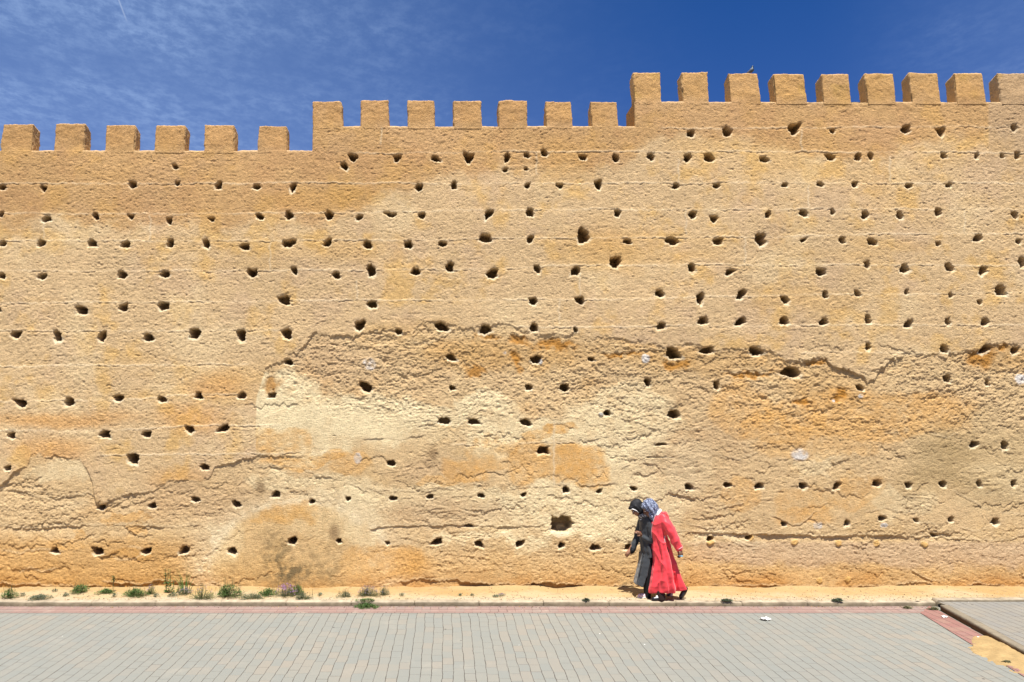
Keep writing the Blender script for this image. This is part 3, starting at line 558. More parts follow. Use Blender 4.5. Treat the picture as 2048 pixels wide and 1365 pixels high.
def mixa(a, b, m): m = np.clip(m, 0, 1)[..., None]; return a*(1-m)+np.asarray(b)*m
def verge_z(X, Y):
    t = np.clip((Y-KY-.12)/(YW-KY-.12), 0, 1)
    z = KH-.006-.020*t+.016*fbm(X, Y, .9, 3, 701)*t+.010*fbm(X, Y, 5, 4, 703, .6)*(.3+.7*t)
    return z+.035*np.exp(-((YW-Y)/.10)**2)*(.5+.6*fbm(X, Y*0, 1.5, 3, 705))
def verge_c(X, Y, Z):
    c = np.empty(X.shape+(3,)); c[:] = lin((250, 222, 170)); t = np.clip((Y-KY)/(YW-KY), 0, 1)
    c = mixa(c, lin((240, 198, 130)), .75*sstep(t+.30*fbm(X, Y, 1.2, 4, 711), .40, .80)); c = mixa(c, lin((234, 184, 112)), .4*sstep(fbm(X, Y, 2.5, 4, 713, .6, 2), .1, .7))
    c = mixa(c, lin((252, 236, 204)), .5*sstep(.32-t+.1*fbm(X, Y, 3, 3, 715), 0, .15)); c = mixa(c, lin((190, 160, 118)), .5*sstep(fbm(X, Y, 12, 3, 717), .45, .9)); return c*KS*np.array([1.04,1.05,1.10])
X0, X1 = cols0, cols1 = -12.5, 14.5
xs = np.concatenate([np.arange(X0, -7.2, .1), np.arange(-7.2, 10.0, .018), np.arange(10.0, X1, .1)])
grid_sheet('dirt_verge', xs, np.arange(KY+.07, YW+.14, .02), verge_z, verge_c, MSAND)

def kerb_stone_run():
    """kerb of cast blocks, each with its own slight offset and worn arris"""
    V = []; F_ = []; C = []; rk = random.Random(2)
    x = X0; b = 0
    cuts = []
    while x < X1: cuts.append(x); x += rk.uniform(.97, 1.03)
    ax = gp(1881, 1222).x
    for i, xa in enumerate(cuts):
        L = (cuts[i+1]-.006 if i+1 < len(cuts) else X1)-xa; n = 40; oy = rk.uniform(-.008, .008); oz = rk.uniform(-.006, .006); right = xa > 2.6
        tone = rk.uniform(.9, 1.08)
        prof = [(0, -.05), (0, .0), (.0, .03), (.002, .055), (.010, .070), (.022, KH), (.06, KH+.001), (.10, KH), (.13, KH-.004), (.13, -.05)]
        for j in range(n+1):
            u = xa+L*j/n; end = min(j, n-j)
            for (py_, pz) in prof:
                nn = mnoise.noise((u*9, pz*14, i*3.1))*.006+mnoise.noise((u*30, pz*40, i))*.004
                er = (.010*max(0, mnoise.noise((u*4, 0, 3.3)))+(.010*max(0, mnoise.noise((u*11, 2, 5.3))))) * (1 if pz > .04 else 0)*(2.2 if right else 1)
                V.append((u, KY+oy+py_-nn+er+(.006 if end == 0 else 0), pz+(.036+.01*mnoise.noise((u*5, 3, 1)) if u > ax+.1 and pz > .05 else 0)+(oz if pz > 0 else 0)-(er*.8 if pz > .05 else 0)+(-.006 if end == 0 and pz > .04 else 0)))
                top = pz > .062
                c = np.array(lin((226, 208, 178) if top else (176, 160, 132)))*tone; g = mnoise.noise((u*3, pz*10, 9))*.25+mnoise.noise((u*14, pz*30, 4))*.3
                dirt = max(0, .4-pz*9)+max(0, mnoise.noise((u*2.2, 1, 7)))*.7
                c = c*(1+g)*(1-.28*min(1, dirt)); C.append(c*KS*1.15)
        m = len(prof)
        for j in range(n):
            for k in range(m-1):
                a = b+j*m+k; F_.append((a, a+m, a+m+1, a+1))
        F_.append(tuple(b+k for k in range(m))); F_.append(tuple(b+n*m+k for k in reversed(range(m))))
        b += (n+1)*m
    o = mesh_obj('kerb', V, F_, MKERB, None, True, np.array(C)); tag(o, kind='structure')
kerb_stone_run()

# paving ---------------------------------------------------------------
def paver_mat(name, w, L, cols, along='Y', joint=(.30, .27, .23), jw=.0035, ox=0.0, wob=.03, stain=True, dirt=(.30, .27, .22, .35)):
    m, g, b = new_mat(name); b.inputs['Roughness'].default_value = 0.85; b.inputs['Specular IOR Level'].default_value = 0.2
    P = g.add('ShaderNodeNewGeometry').outputs['Position']; x, y, z = g.sep(P)
    if along == 'X': x, y = y, x
    nz = g.noise(P, 1.1, 3, .6); nz2 = g.noise(P, 5.5, 2, .6)
    wv = g.m('ADD', g.m('MULTIPLY', g.m('SUBTRACT', nz, .5), wob*2), g.m('MULTIPLY', g.m('SUBTRACT', nz2, .5), wob*.5))
    u = g.m('DIVIDE', g.m('ADD', g.m('ADD', x, ox), wv), w); ci = g.m('FLOOR', u); fu = g.m('FRACT', u)
    du = g.m('MULTIPLY', g.m('MINIMUM', fu, g.m('SUBTRACT', 1.0, fu)), w)
    wn = g.add('ShaderNodeTexWhiteNoise', noise_dimensions='1D'); g.link(ci, wn.inputs['W'])
    v = g.m('ADD', g.m('DIVIDE', y, L), wn.outputs['Value']); vi = g.m('FLOOR', v); fv = g.m('FRACT', v)
    dv = g.m('MULTIPLY', g.m('MINIMUM', fv, g.m('SUBTRACT', 1.0, fv)), L)
    wn2 = g.add('ShaderNodeTexWhiteNoise', noise_dimensions='2D'); g.link(g.comb(ci, vi, 0.0), wn2.inputs['Vector'])
    wn3 = g.add('ShaderNodeTexWhiteNoise', noise_dimensions='2D'); g.link(g.comb(vi, ci, 3.0), wn3.inputs['Vector'])
    jn = g.noise(P, 26, 3, .7); jn2 = g.noise(P, 2.3, 3, .6)
    wid = g.m('MULTIPLY', g.ramp(g.m('ADD', g.m('MULTIPLY', jn, .5), g.m('MULTIPLY', jn2, .5)), .36, .62, .55, 1.7), jw)
    ju = g.m('SUBTRACT', 1.0, g.m('DIVIDE', du, wid), clamp=True); ju = g.m('MULTIPLY', ju, 3.0, clamp=True)
    # cross joints: open only between some blocks
    rj = g.ramp(wn3.outputs['Value'], .35, .9, .10, .8)
    jv = g.m('SUBTRACT', 1.0, g.m('DIVIDE', dv, g.m('MULTIPLY', wid, 1.1)), clamp=True); jv = g.m('MULTIPLY', g.m('MULTIPLY', jv, 3.0, clamp=True), rj)
    j = g.m('MAXIMUM', ju, jv)
    r = wn2.outputs['Value']
    c = g.mix(g.ramp(r, .0, .55), cols[0], cols[1]); c = g.mix(g.ramp(r, .62, 1.0, 0, .75), c, cols[2])
    big = g.noise(P, .35, 4, .6); c = g.mix(g.ramp(big, .35, .7, 0, .55), c, cols[3]); c = g.mix(g.ramp(g.noise(P, 1.7, 5, .7), .52, .78, 0, dirt[3]), c, dirt[:3])
    sp = g.noise(P, 240, 2, .6); f = g.m('ADD', .82, g.m('MULTIPLY', sp, .36)); c = g.mix(1.0, c, g.comb(f, f, f), 'MULTIPLY')
    if stain:                                    # droppings, grit
        vo = g.add('ShaderNodeTexVoronoi'); vo.inputs['Scale'].default_value = 2.6; g.link(P, vo.inputs['Vector'])
        spots = g.m('LESS_THAN', g.m('ADD', vo.outputs['Distance'], g.m('MULTIPLY', g.noise(P, 40, 2), .05)), .052)
        pick = g.m('GREATER_THAN', g.sep(vo.outputs['Color'])[0], .45)
        c = g.mix(g.m('MULTIPLY', g.m('MULTIPLY', spots, pick), .8), c, (.72, .70, .66))
        vo2 = g.add('ShaderNodeTexVoronoi'); vo2.inputs['Scale'].default_value = 1.9; g.link(g.vm('ADD', P, (3.3, 1.7, 0)), vo2.inputs['Vector'])
        s2 = g.m('MULTIPLY', g.m('LESS_THAN', vo2.outputs['Distance'], .030), g.m('GREATER_THAN', g.sep(vo2.outputs['Color'])[1], .4)); c = g.mix(s2, c, (.05, .045, .04))
    c = g.mix(j, c, joint); g.link(c, b.inputs['Base Color'])
    hgt = g.m('ADD', g.m('MULTIPLY', g.m('SUBTRACT', 1.0, j), .6), g.m('MULTIPLY', g.noise(P, 120, 3, .6), .25)); g.link(g.bump(hgt, .6, .006), b.inputs['Normal'])
    return m
kp = .335
MPAV = paver_mat('grey_pavers', .1285, .235, [L3(198, 199, 188, kp), L3(204, 202, 188, kp), L3(214, 203, 184, kp), L3(194, 198, 190, kp)], joint=(.060, .050, .040), ox=.03, jw=.0030, wob=.036)
MPAV2 = paver_mat('grey_pavers_side', .1285, .235, [L3(196, 192, 182, kp), L3(202, 196, 182, kp), L3(206, 196, 178, kp), L3(188, 188, 182, kp)], joint=(.055, .045, .035), ox=.07)
MRED = paver_mat('red_pavers', .136, .1285, [L3(226, 194, 180, kp), L3(218, 184, 170, kp), L3(212, 194, 180, kp), L3(216, 174, 162, kp)], along='X', joint=(.10, .06, .05), dirt=(.33, .29, .23, .8), jw=.005, wob=.012)
MRED2 = paver_mat('red_pavers_side', .136, .2, [L3(220, 166, 154, kp), L3(212, 158, 146, kp), L3(222, 180, 160, kp), L3(208, 152, 144, kp)], joint=(.08, .05, .04), jw=.0045, wob=.012)
def sheet(name, pts, z, mat):
    o = mesh_obj(name, [(p[0], p[1], z) for p in pts], [tuple(range(len(pts)))], mat, None, False); tag(o, kind='structure'); return o
sheet('pavement', [(-60, -60), (60, -60), (60, KY+.10), (-60, KY+.10)], 0.0, MPAV)
sheet('ground', [(-900, -900), (900, -900), (900, 900), (-900, 900)], -.16, simple_mat('far_dirt', (.36, .26, .15), nz=.2, scale=.5))
# raised side pavement on the right: its edge runs towards the camera
A = gp(1881, 1222); B = gp(2048, 1317); dv_ = (B-A).normalized()
far = A-dv_*.02; near = A+dv_*16
nrm = Vector((-dv_.y, dv_.x, 0)); nrm = nrm if nrm.x > 0 else -nrm        # towards the raised side
BW = .42
xl_red = far-nrm*BW
# red band along the kerb, mitred into the band along the raised pavement
sheet('red_paver_band', [(-60, KY-.37), ((A-nrm*BW).x+.02, KY-.37), (A.x+.02, KY+.09), (-60, KY+.09)], .004, MRED)
sheet('red_paver_strip', [((A-nrm*BW).x+.02, KY-.37), (near-nrm*BW)[:2], near[:2], (A.x+.02, KY+.05)], .008, MRED2)
def raised():
    HZ = .09
    # pavement top
    back = KY-.035
    back = KY-.02; p = [far+nrm*.11, near+nrm*.11, Vector((60, near.y, 0)), Vector((60, back, 0)), Vector(((far+nrm*.11).x, back, 0))]
    sheet('raised_pavement', [(q.x, q.y) for q in p], HZ-.012, MPAV2)
    V = []; F_ = []; C = []; n = 420; L = (near-far).length
    prof = [(0, -.03), (0, .05), (.003, HZ-.012), (.010, HZ-.003), (.022, HZ), (.07, HZ), (.12, HZ-.003), (.12, HZ-.08)]
    for j in range(n+1):
        s = L*j/n; q = far+dv_*s; blk = int(s/.9); e = s-blk*.9; end = min(e, .9-e) < .02
        for (a, z) in prof:
            w = q+nrm*(a-mnoise.noise((s*6, z*10, 2))*.006-(-.006 if end else 0)+.008*max(0, mnoise.noise((s*3, z*5, 8))))
            V.append((w.x, w.y, z-(.004 if end and z > .05 else 0)+mnoise.noise((s*8, a*20, 6))*.003))
            c = np.array(lin((188, 174, 150) if z > HZ-.02 else (150, 122, 90)))*(1+.25*mnoise.noise((s*3, a*9, 1))+.2*mnoise.noise((s*15, a*30, 1))); C.append(c*KS*1.05)  # riser painted darker brown, its shade put into the colour
    m = len(prof)
    for j in range(n):
        for k in range(m-1): a = j*m+k; F_.append((a, a+1, a+m+1, a+m))
    F_.append(tuple(range(m)))
    o = mesh_obj('side_kerb', V, F_, MKERB, None, True, np.array(C)); tag(o, kind='structure')
raised()
def sand_drift():
    """sand blown over the red strip at the foot of the raised edge"""
    n1, n2 = 90, 34; V = []; C = []; F_ = []
    s0 = (gp(1950, 1283)-far).dot(dv_)-.22; s1 = s0+1.75
    for i in range(n1+1):
        for j in range(n2+1):
            u = i/n1; v = j/n2; s = s0+(s1-s0)*u; q = far+dv_*s-nrm*(v*.52-.01)
            edge = min(1, u/.25)*min(1, (1-u)/.3)*(1-v)**.8*1.0
            wid = .95*math.sin(math.pi*min(1, max(0, u*.92+.06)))**.6+.24*mnoise.noise((q.x*4, q.y*4, 7))+.09*mnoise.noise((q.x*13, q.y*13, 7))+.05*mnoise.noise((q.x*40, q.y*40, 7))
            h = .040*max(0, wid-v)*(1+.3*mnoise.noise((q.x*5, q.y*5, 0)))+.006*mnoise.noise((q.x*20, q.y*20, 3))*(1 if v < wid else 0)-.012*(1 if v > wid-.02 else 0)+.010*mnoise.noise((q.x*9, q.y*9, 1))*.6
            V.append((q.x, q.y, .006+h)); c = np.array(lin((238, 202, 142)))*(1+.25*mnoise.noise((q.x*7, q.y*7, 5))+.12*mnoise.noise((q.x*30, q.y*30, 5))); C.append(c*KS)
    for i in range(n1):
        for j in range(n2): a = i*(n2+1)+j; F_.append((a, a+1, a+n2+2, a+n2+1))
    o = mesh_obj('sand_drift', V, F_, MSAND, None, True, np.array(C)); tag(o, kind='structure')
sand_drift()
def gravel():
    """loose grit along the verge and the kerb"""
    rg = random.Random(12); V = []; F_ = []; C = []
    ico = [(0, 0, 1), (.9, 0, .1), (0, .9, -.1), (-.9, .1, 0), (.1, -.9, .1), (0, 0, -1)]
    fc = [(0, 1, 2), (0, 2, 3), (0, 3, 4), (0, 4, 1), (5, 2, 1), (5, 3, 2), (5, 4, 3), (5, 1, 4)]
    for i in range(7500):
        x = rg.uniform(-8, 10.5); y = KY+.08+abs(rg.gauss(0, .22)) if i % 4 else rg.uniform(KY+.1, YW-.05)
        if y > YW: continue
        s = rg.choice([.004, .005, .006, .008, .012])*rg.uniform(.7, 1.3)
        if i % 9 == 0: y = KY-abs(rg.gauss(0, .05))-.01; z = .004
        else: z = float(verge_z(np.array([x]), np.array([y]))[0])
        if x > A.x and y < KY: continue
        c = np.array(lin(rg.choice([(236, 214, 176), (250, 232, 200), (180, 150, 112), (120, 100, 78), (220, 180, 120)])))*KS; a = rg.uniform(0, 6.3); b = len(V)
        for p in ico:
            X = p[0]*math.cos(a)-p[1]*math.sin(a); Y = p[0]*math.sin(a)+p[1]*math.cos(a)
            V.append((x+X*s*rg.uniform(.7, 1.2), y+Y*s*rg.uniform(.7, 1.2), z+p[2]*s*.7)); C.append(c)
        F_ += [tuple(b+q for q in f) for f in fc]
    o = mesh_obj('gravel', V, F_, MSAND, None, False, np.array(C)); tag(o, 'loose pale grit scattered along the dirt verge and kerb', 'gravel', kind='stuff')
gravel()
# ============================================================ PEOPLE
ZS = 5.46
UNIT = None
class Fig:
    """lays a figure out in a vertical plane at distance Yp; coordinates are traced units, depth in metres (+ away from camera)"""
    def __init__(s, Yp): s.Y = Yp; a = s.p(400, 700); b = s.p(500, 700); s.u = (b-a).length/100
    def p(s, x, y, d=0.0):
        v = wp(1220+x/ZS, 980+y/ZS, s.Y); return Vector((v.x, s.Y+d, v.z))
def ring_pts(c, ax1, ax2, n): return [c+ax1*math.cos(2*math.pi*i/n)+ax2*math.sin(2*math.pi*i/n) for i in range(n)]
class Geo:
    def __init__(s): s.V = []; s.F = []
    def ball(s, c, r, rot=None, n=16, m=10):
        r = (r, r, r) if isinstance(r, (int, float)) else r; b = len(s.V); c = Vector(c)
        for j in range(1, m):
            t = math.pi*j/m
            for i in range(n):
                a = 2*math.pi*i/n; v = Vector((r[0]*math.sin(t)*math.cos(a), r[1]*math.sin(t)*math.sin(a), r[2]*math.cos(t)))
                s.V.append(c+(rot @ v if rot else v))
        top = Vector((0, 0, r[2])); bt = Vector((0, 0, -r[2])); s.V.append(c+(rot @ top if rot else top)); s.V.append(c+(rot @ bt if rot else bt))
        T = len(s.V)-2; B = T+1
        for i in range(n):
            s.F.append((T, b+i, b+(i+1) % n))
            for j in range(m-2): s.F.append((b+j*n+i, b+(j+1)*n+i, b+(j+1)*n+(i+1) % n, b+j*n+(i+1) % n))
            s.F.append((B, b+(m-2)*n+(i+1) % n, b+(m-2)*n+i))
        return s
    def tube(s, pts, rad, n=14, sub=6, flat=None, fold=None):
        """smooth closed tube through pts with radius per point; rounded ends"""
        P = [Vector(p) for p in pts]; Q = []; Rr = []
        for i in range(len(P)-1):
            p0 = P[max(i-1, 0)]; p1 = P[i]; p2 = P[i+1]; p3 = P[min(i+2, len(P)-1)]
            for k in range(sub):
                t = k/sub; t2 = t*t; t3 = t2*t
                Q.append(0.5*((2*p1)+(p2-p0)*t+(2*p0-5*p1+4*p2-p3)*t2+(3*p1-p0-3*p2+p3)*t3)); Rr.append(rad[i]*(1-t)+rad[i+1]*t)
        Q.append(P[-1]); Rr.append(rad[-1])
        # rounded ends
        d0 = (Q[0]-Q[1]).normalized(); d1 = (Q[-1]-Q[-2]).normalized(); r0, r1 = Rr[0], Rr[-1]
        Q = [Q[0]+d0*r0*.98, Q[0]+d0*r0*.7]+Q+[Q[-1]+d1*r1*.7, Q[-1]+d1*r1*.98]; Rr = [r0*.2, r0*.72]+Rr+[r1*.72, r1*.2]
        b = len(s.V); ref = Vector((0, 1, 0)); L = len(Q)
        for i, q in enumerate(Q):
            t = (Q[min(i+1, L-1)]-Q[max(i-1, 0)]).normalized(); e1 = (ref-t*ref.dot(t))
            if e1.length < .05: e1 = Vector((1, 0, 0))-t*t.x
            e1.normalize(); e2 = t.cross(e1)
            for k in range(n):
                a = 2*math.pi*k/n; r = Rr[i]
                if fold: r *= fold(a, i/(L-1))
                s.V.append(q+e1*math.cos(a)*r*(flat or 1)+e2*math.sin(a)*r)
        for i in range(L-1):
            for k in range(n): s.F.append((b+i*n+k, b+i*n+(k+1) % n, b+(i+1)*n+(k+1) % n, b+(i+1)*n+k))
        s.F.append(tuple(b+k for k in reversed(range(n)))); s.F.append(tuple(b+(L-1)*n+k for k in range(n))); return s
    def loft(s, rings, n=72, sub=7, fold=None, square=2.0):
        """rings: (centre, half width along x, half depth along y); stacked top to bottom, closed both ends"""
        L = len(rings); out = []
        for i in range(L-1):
            g = [rings[max(i-1, 0)], rings[i], rings[i+1], rings[min(i+2, L-1)]]; g = [(*r[0], r[1], r[2]) for r in g]
            for k in range(sub):
                t = k/sub; t2 = t*t; t3 = t2*t
                out.append(tuple(0.5*(2*g[1][c]+(g[2][c]-g[0][c])*t+(2*g[0][c]-5*g[1][c]+4*g[2][c]-g[3][c])*t2+(3*g[1][c]-g[0][c]-3*g[2][c]+g[3][c])*t3) for c in range(5)))
        r = rings[-1]; out.append((*r[0], r[1], r[2])); b = len(s.V); M = len(out)
        for i, (x, y, z, rx, ry) in enumerate(out):
            for k in range(n):
                a = 2*math.pi*k/n; ca, sa = math.cos(a), math.sin(a); q = (abs(ca)**square+abs(sa)**square)**(-1/square)
                dr, dzz = fold(a, i/(M-1)) if fold else (0, 0)
                s.V.append(Vector((x+(rx*q+dr)*ca, y+(ry*q+dr)*sa, z+dzz)))
        for i in range(M-1):
            for k in range(n): s.F.append((b+i*n+k, b+(i+1)*n+k, b+(i+1)*n+(k+1) % n, b+i*n+(k+1) % n))
        s.F.append(tuple(b+k for k in range(n))); s.F.append(tuple(b+(M-1)*n+k for k in reversed(range(n)))); return s
    def obj(s, name, mat, parent, voxel=None, smooth_it=2, disp=None):
        if voxel is None: return mesh_obj(name, s.V, s.F, mat, parent)
        me = bpy.data.meshes.new('tmp'); me.from_pydata([tuple(v) for v in s.V], [], s.F); o = bpy.data.objects.new('tmp', me)
        ts = bpy.data.scenes.new('tmp'); ts.collection.objects.link(o)              # remesh in a scene of its own: quick
        r = o.modifiers.new('r', 'REMESH'); r.mode = 'VOXEL'; r.voxel_size = voxel; r.adaptivity = 0
        if smooth_it: sm = o.modifiers.new('s', 'SMOOTH'); sm.iterations = smooth_it; sm.factor = .5
        vl = ts.view_layers[0]; vl.update(); dg = vl.depsgraph
        me2 = bpy.data.meshes.new_from_object(o.evaluated_get(dg)); bpy.data.objects.remove(o); bpy.data.scenes.remove(ts); me2.name = name
        if disp:
            n_ = len(me2.vertices); co = np.empty(n_*3, np.float32); no = np.empty(n_*3, np.float32)
            me2.vertices.foreach_get('co', co); me2.vertices.foreach_get('normal', no); co = co.reshape(-1, 3); no = no.reshape(-1, 3)
            dd = np.array([disp(Vector(c_)) for c_ in co.tolist()]); me2.vertices.foreach_set('co', (co+no*dd[:, None]).astype(np.float32).ravel())
        return finish(name, me2, mat, parent)

def head_parts(g, c, fwd, up, k=1.0):
    """head with brow, nose, lips, chin, cheeks and ears; fwd is where the face looks"""
    f = Vector(fwd).normalized(); u = (Vector(up)-f*Vector(up).dot(f)).normalized(); sd = f.cross(u)
    M = Matrix((f, sd, u)).transposed(); T = lambda x, y, z: Vector(c)+M @ Vector((x*k, y*k, z*k))
    g.ball(T(-.012, 0, .02), (.096*k, .074*k, .100*k), M, 20, 14); g.ball(T(.030, 0, -.045), (.055*k, .052*k, .058*k), M)
    g.ball(T(.062, 0, -.088), (.024*k, .026*k, .020*k), M); g.ball(T(.072, 0, .030), (.020*k, .050*k, .012*k), M)
    g.tube([T(.086, 0, .018), T(.098, 0, -.008), T(.106, 0, -.024)], [.008*k, .010*k, .013*k], 10, 3)
    for s_ in (-1, 1):
        g.ball(T(.093, s_*.012, -.028), .009*k); g.ball(T(.060, s_*.036, -.020), (.026*k, .022*k, .024*k), M)
        g.ball(T(-.005, s_*.074, -.005), (.016*k, .009*k, .028*k), M)
    g.ball(T(.086, 0, -.052), (.011*k, .022*k, .007*k), M); g.ball(T(.084, 0, -.063), (.010*k, .018*k, .007*k), M)
    return T, M
def hand_parts(g, wrist, tip_dir, palm_n, k=1.0, curl=.5, thumb=1):
    """palm, four fingers of different length with two bends, and a thumb from the side of the palm"""
    d = Vector(tip_dir).normalized(); n = (Vector(palm_n)-d*Vector(palm_n).dot(d)).normalized(); s_ = d.cross(n)*thumb; w = Vector(wrist)
    g.tube([w-d*.01*k, w+d*.035*k, w+d*.08*k], [.026*k, .036*k, .036*k], 12, 4, flat=None)
    for i, (ln, off) in enumerate([(.070, .027), (.078, .009), (.073, -.009), (.058, -.027)]):
        a = w+d*.075*k+s_*off*k; cl = curl*(1+.12*i); q = [a]; ang = cl*.4
        for seg in (.42, .33, .25):
            dirv = d*math.cos(ang)+n*math.sin(ang); q.append(q[-1]+dirv*ln*seg*k); ang += cl
        g.tube(q, [.0100*k, .0095*k, .0088*k, .0075*k], 8, 3)
    t0 = w+d*.025*k+s_*.026*k; t1 = t0+(d*.6+s_*.8).normalized()*.035*k; t2 = t1+(d*.85+s_*.25+n*.35).normalized()*.032*k
    g.tube([t0, t1, t2], [.014*k, .012*k, .009*k], 8, 3)

skin_a = simple_mat('skin_dark', (.16, .075, .04), .5, .4, .06, 60); skin_b = simple_mat('skin_brown', (.27, .13, .075), .5, .4, .06, 60)
m_red = simple_mat('coral_cloth', (.74, .042, .055), .52, .4, .05, 14, 0, .2)
m_trim = simple_mat('pale_braid', (.62, .38, .36), .8, .2, .25, 160)
m_grey = simple_mat('charcoal_cloth', (.026, .030, .034), .75, .3, .10, 20, 0, .2)
m_black = simple_mat('black_cloth', (.008, .008, .009), .8, .25, .1, 20); m_dark = simple_mat('brown_trousers', (.025, .012, .010), .85, .2, .1, 20)
m_shoe = simple_mat('black_shoe', (.012, .012, .014), .35, .5, .1, 30); m_white = simple_mat('white_lining', (.78, .76, .73), .8, .2, .05, 30)
m_sole = simple_mat('shoe_sole', (.62, .58, .52), .8, .2, .1, 40); m_eye = simple_mat('eye_white', (.55, .52, .50), .3, .5, 0, 10)
m_blackscarf = simple_mat('black_scarf', (.009, .009, .011), .7, .3, .1, 40)
def pattern_mat(name, dark, pale, scale, thr):
    m, g, b = new_mat(name); b.inputs['Roughness'].default_value = .75; tc = g.add('ShaderNodeTexCoord')
    n = g.noise(tc.outputs['Object'], scale, 3, .6); n2 = g.noise(tc.outputs['Object'], scale*2.4, 2, .6)
    g.link(g.mix(g.ramp(g.m('ADD', g.m('MULTIPLY', n, .55), g.m('MULTIPLY', n2, .45)), thr-.05, thr+.05), dark, pale), b.inputs['Base Color']); return m
m_scarf = pattern_mat('printed_scarf', (.040, .050, .095), (.38, .42, .52), 62, .53); m_scarf2 = pattern_mat('black_white_scarf', (.012, .012, .014), (.62, .62, .62), 45, .54)
m_snk = pattern_mat('printed_sneaker', (.45, .06, .09), (.70, .66, .66), 60, .50)

def shoe(g, heel, toe, w=.042, h=.05):
    h0 = Vector(heel); t0 = Vector(toe); d = (t0-h0); L = d.length; d.normalize(); sd = d.cross(Vector((0, 0, 1))).normalized(); u = sd.cross(d)
    if u.z < 0: u = -u
    g.tube([h0+d*.03+u*.035, h0+d*L*.45+u*.030, h0+d*L*.80+u*.022, h0+d*(L-.02)+u*.016], [.036, .036, .034, .018], 14, 5)
    return d, u, sd

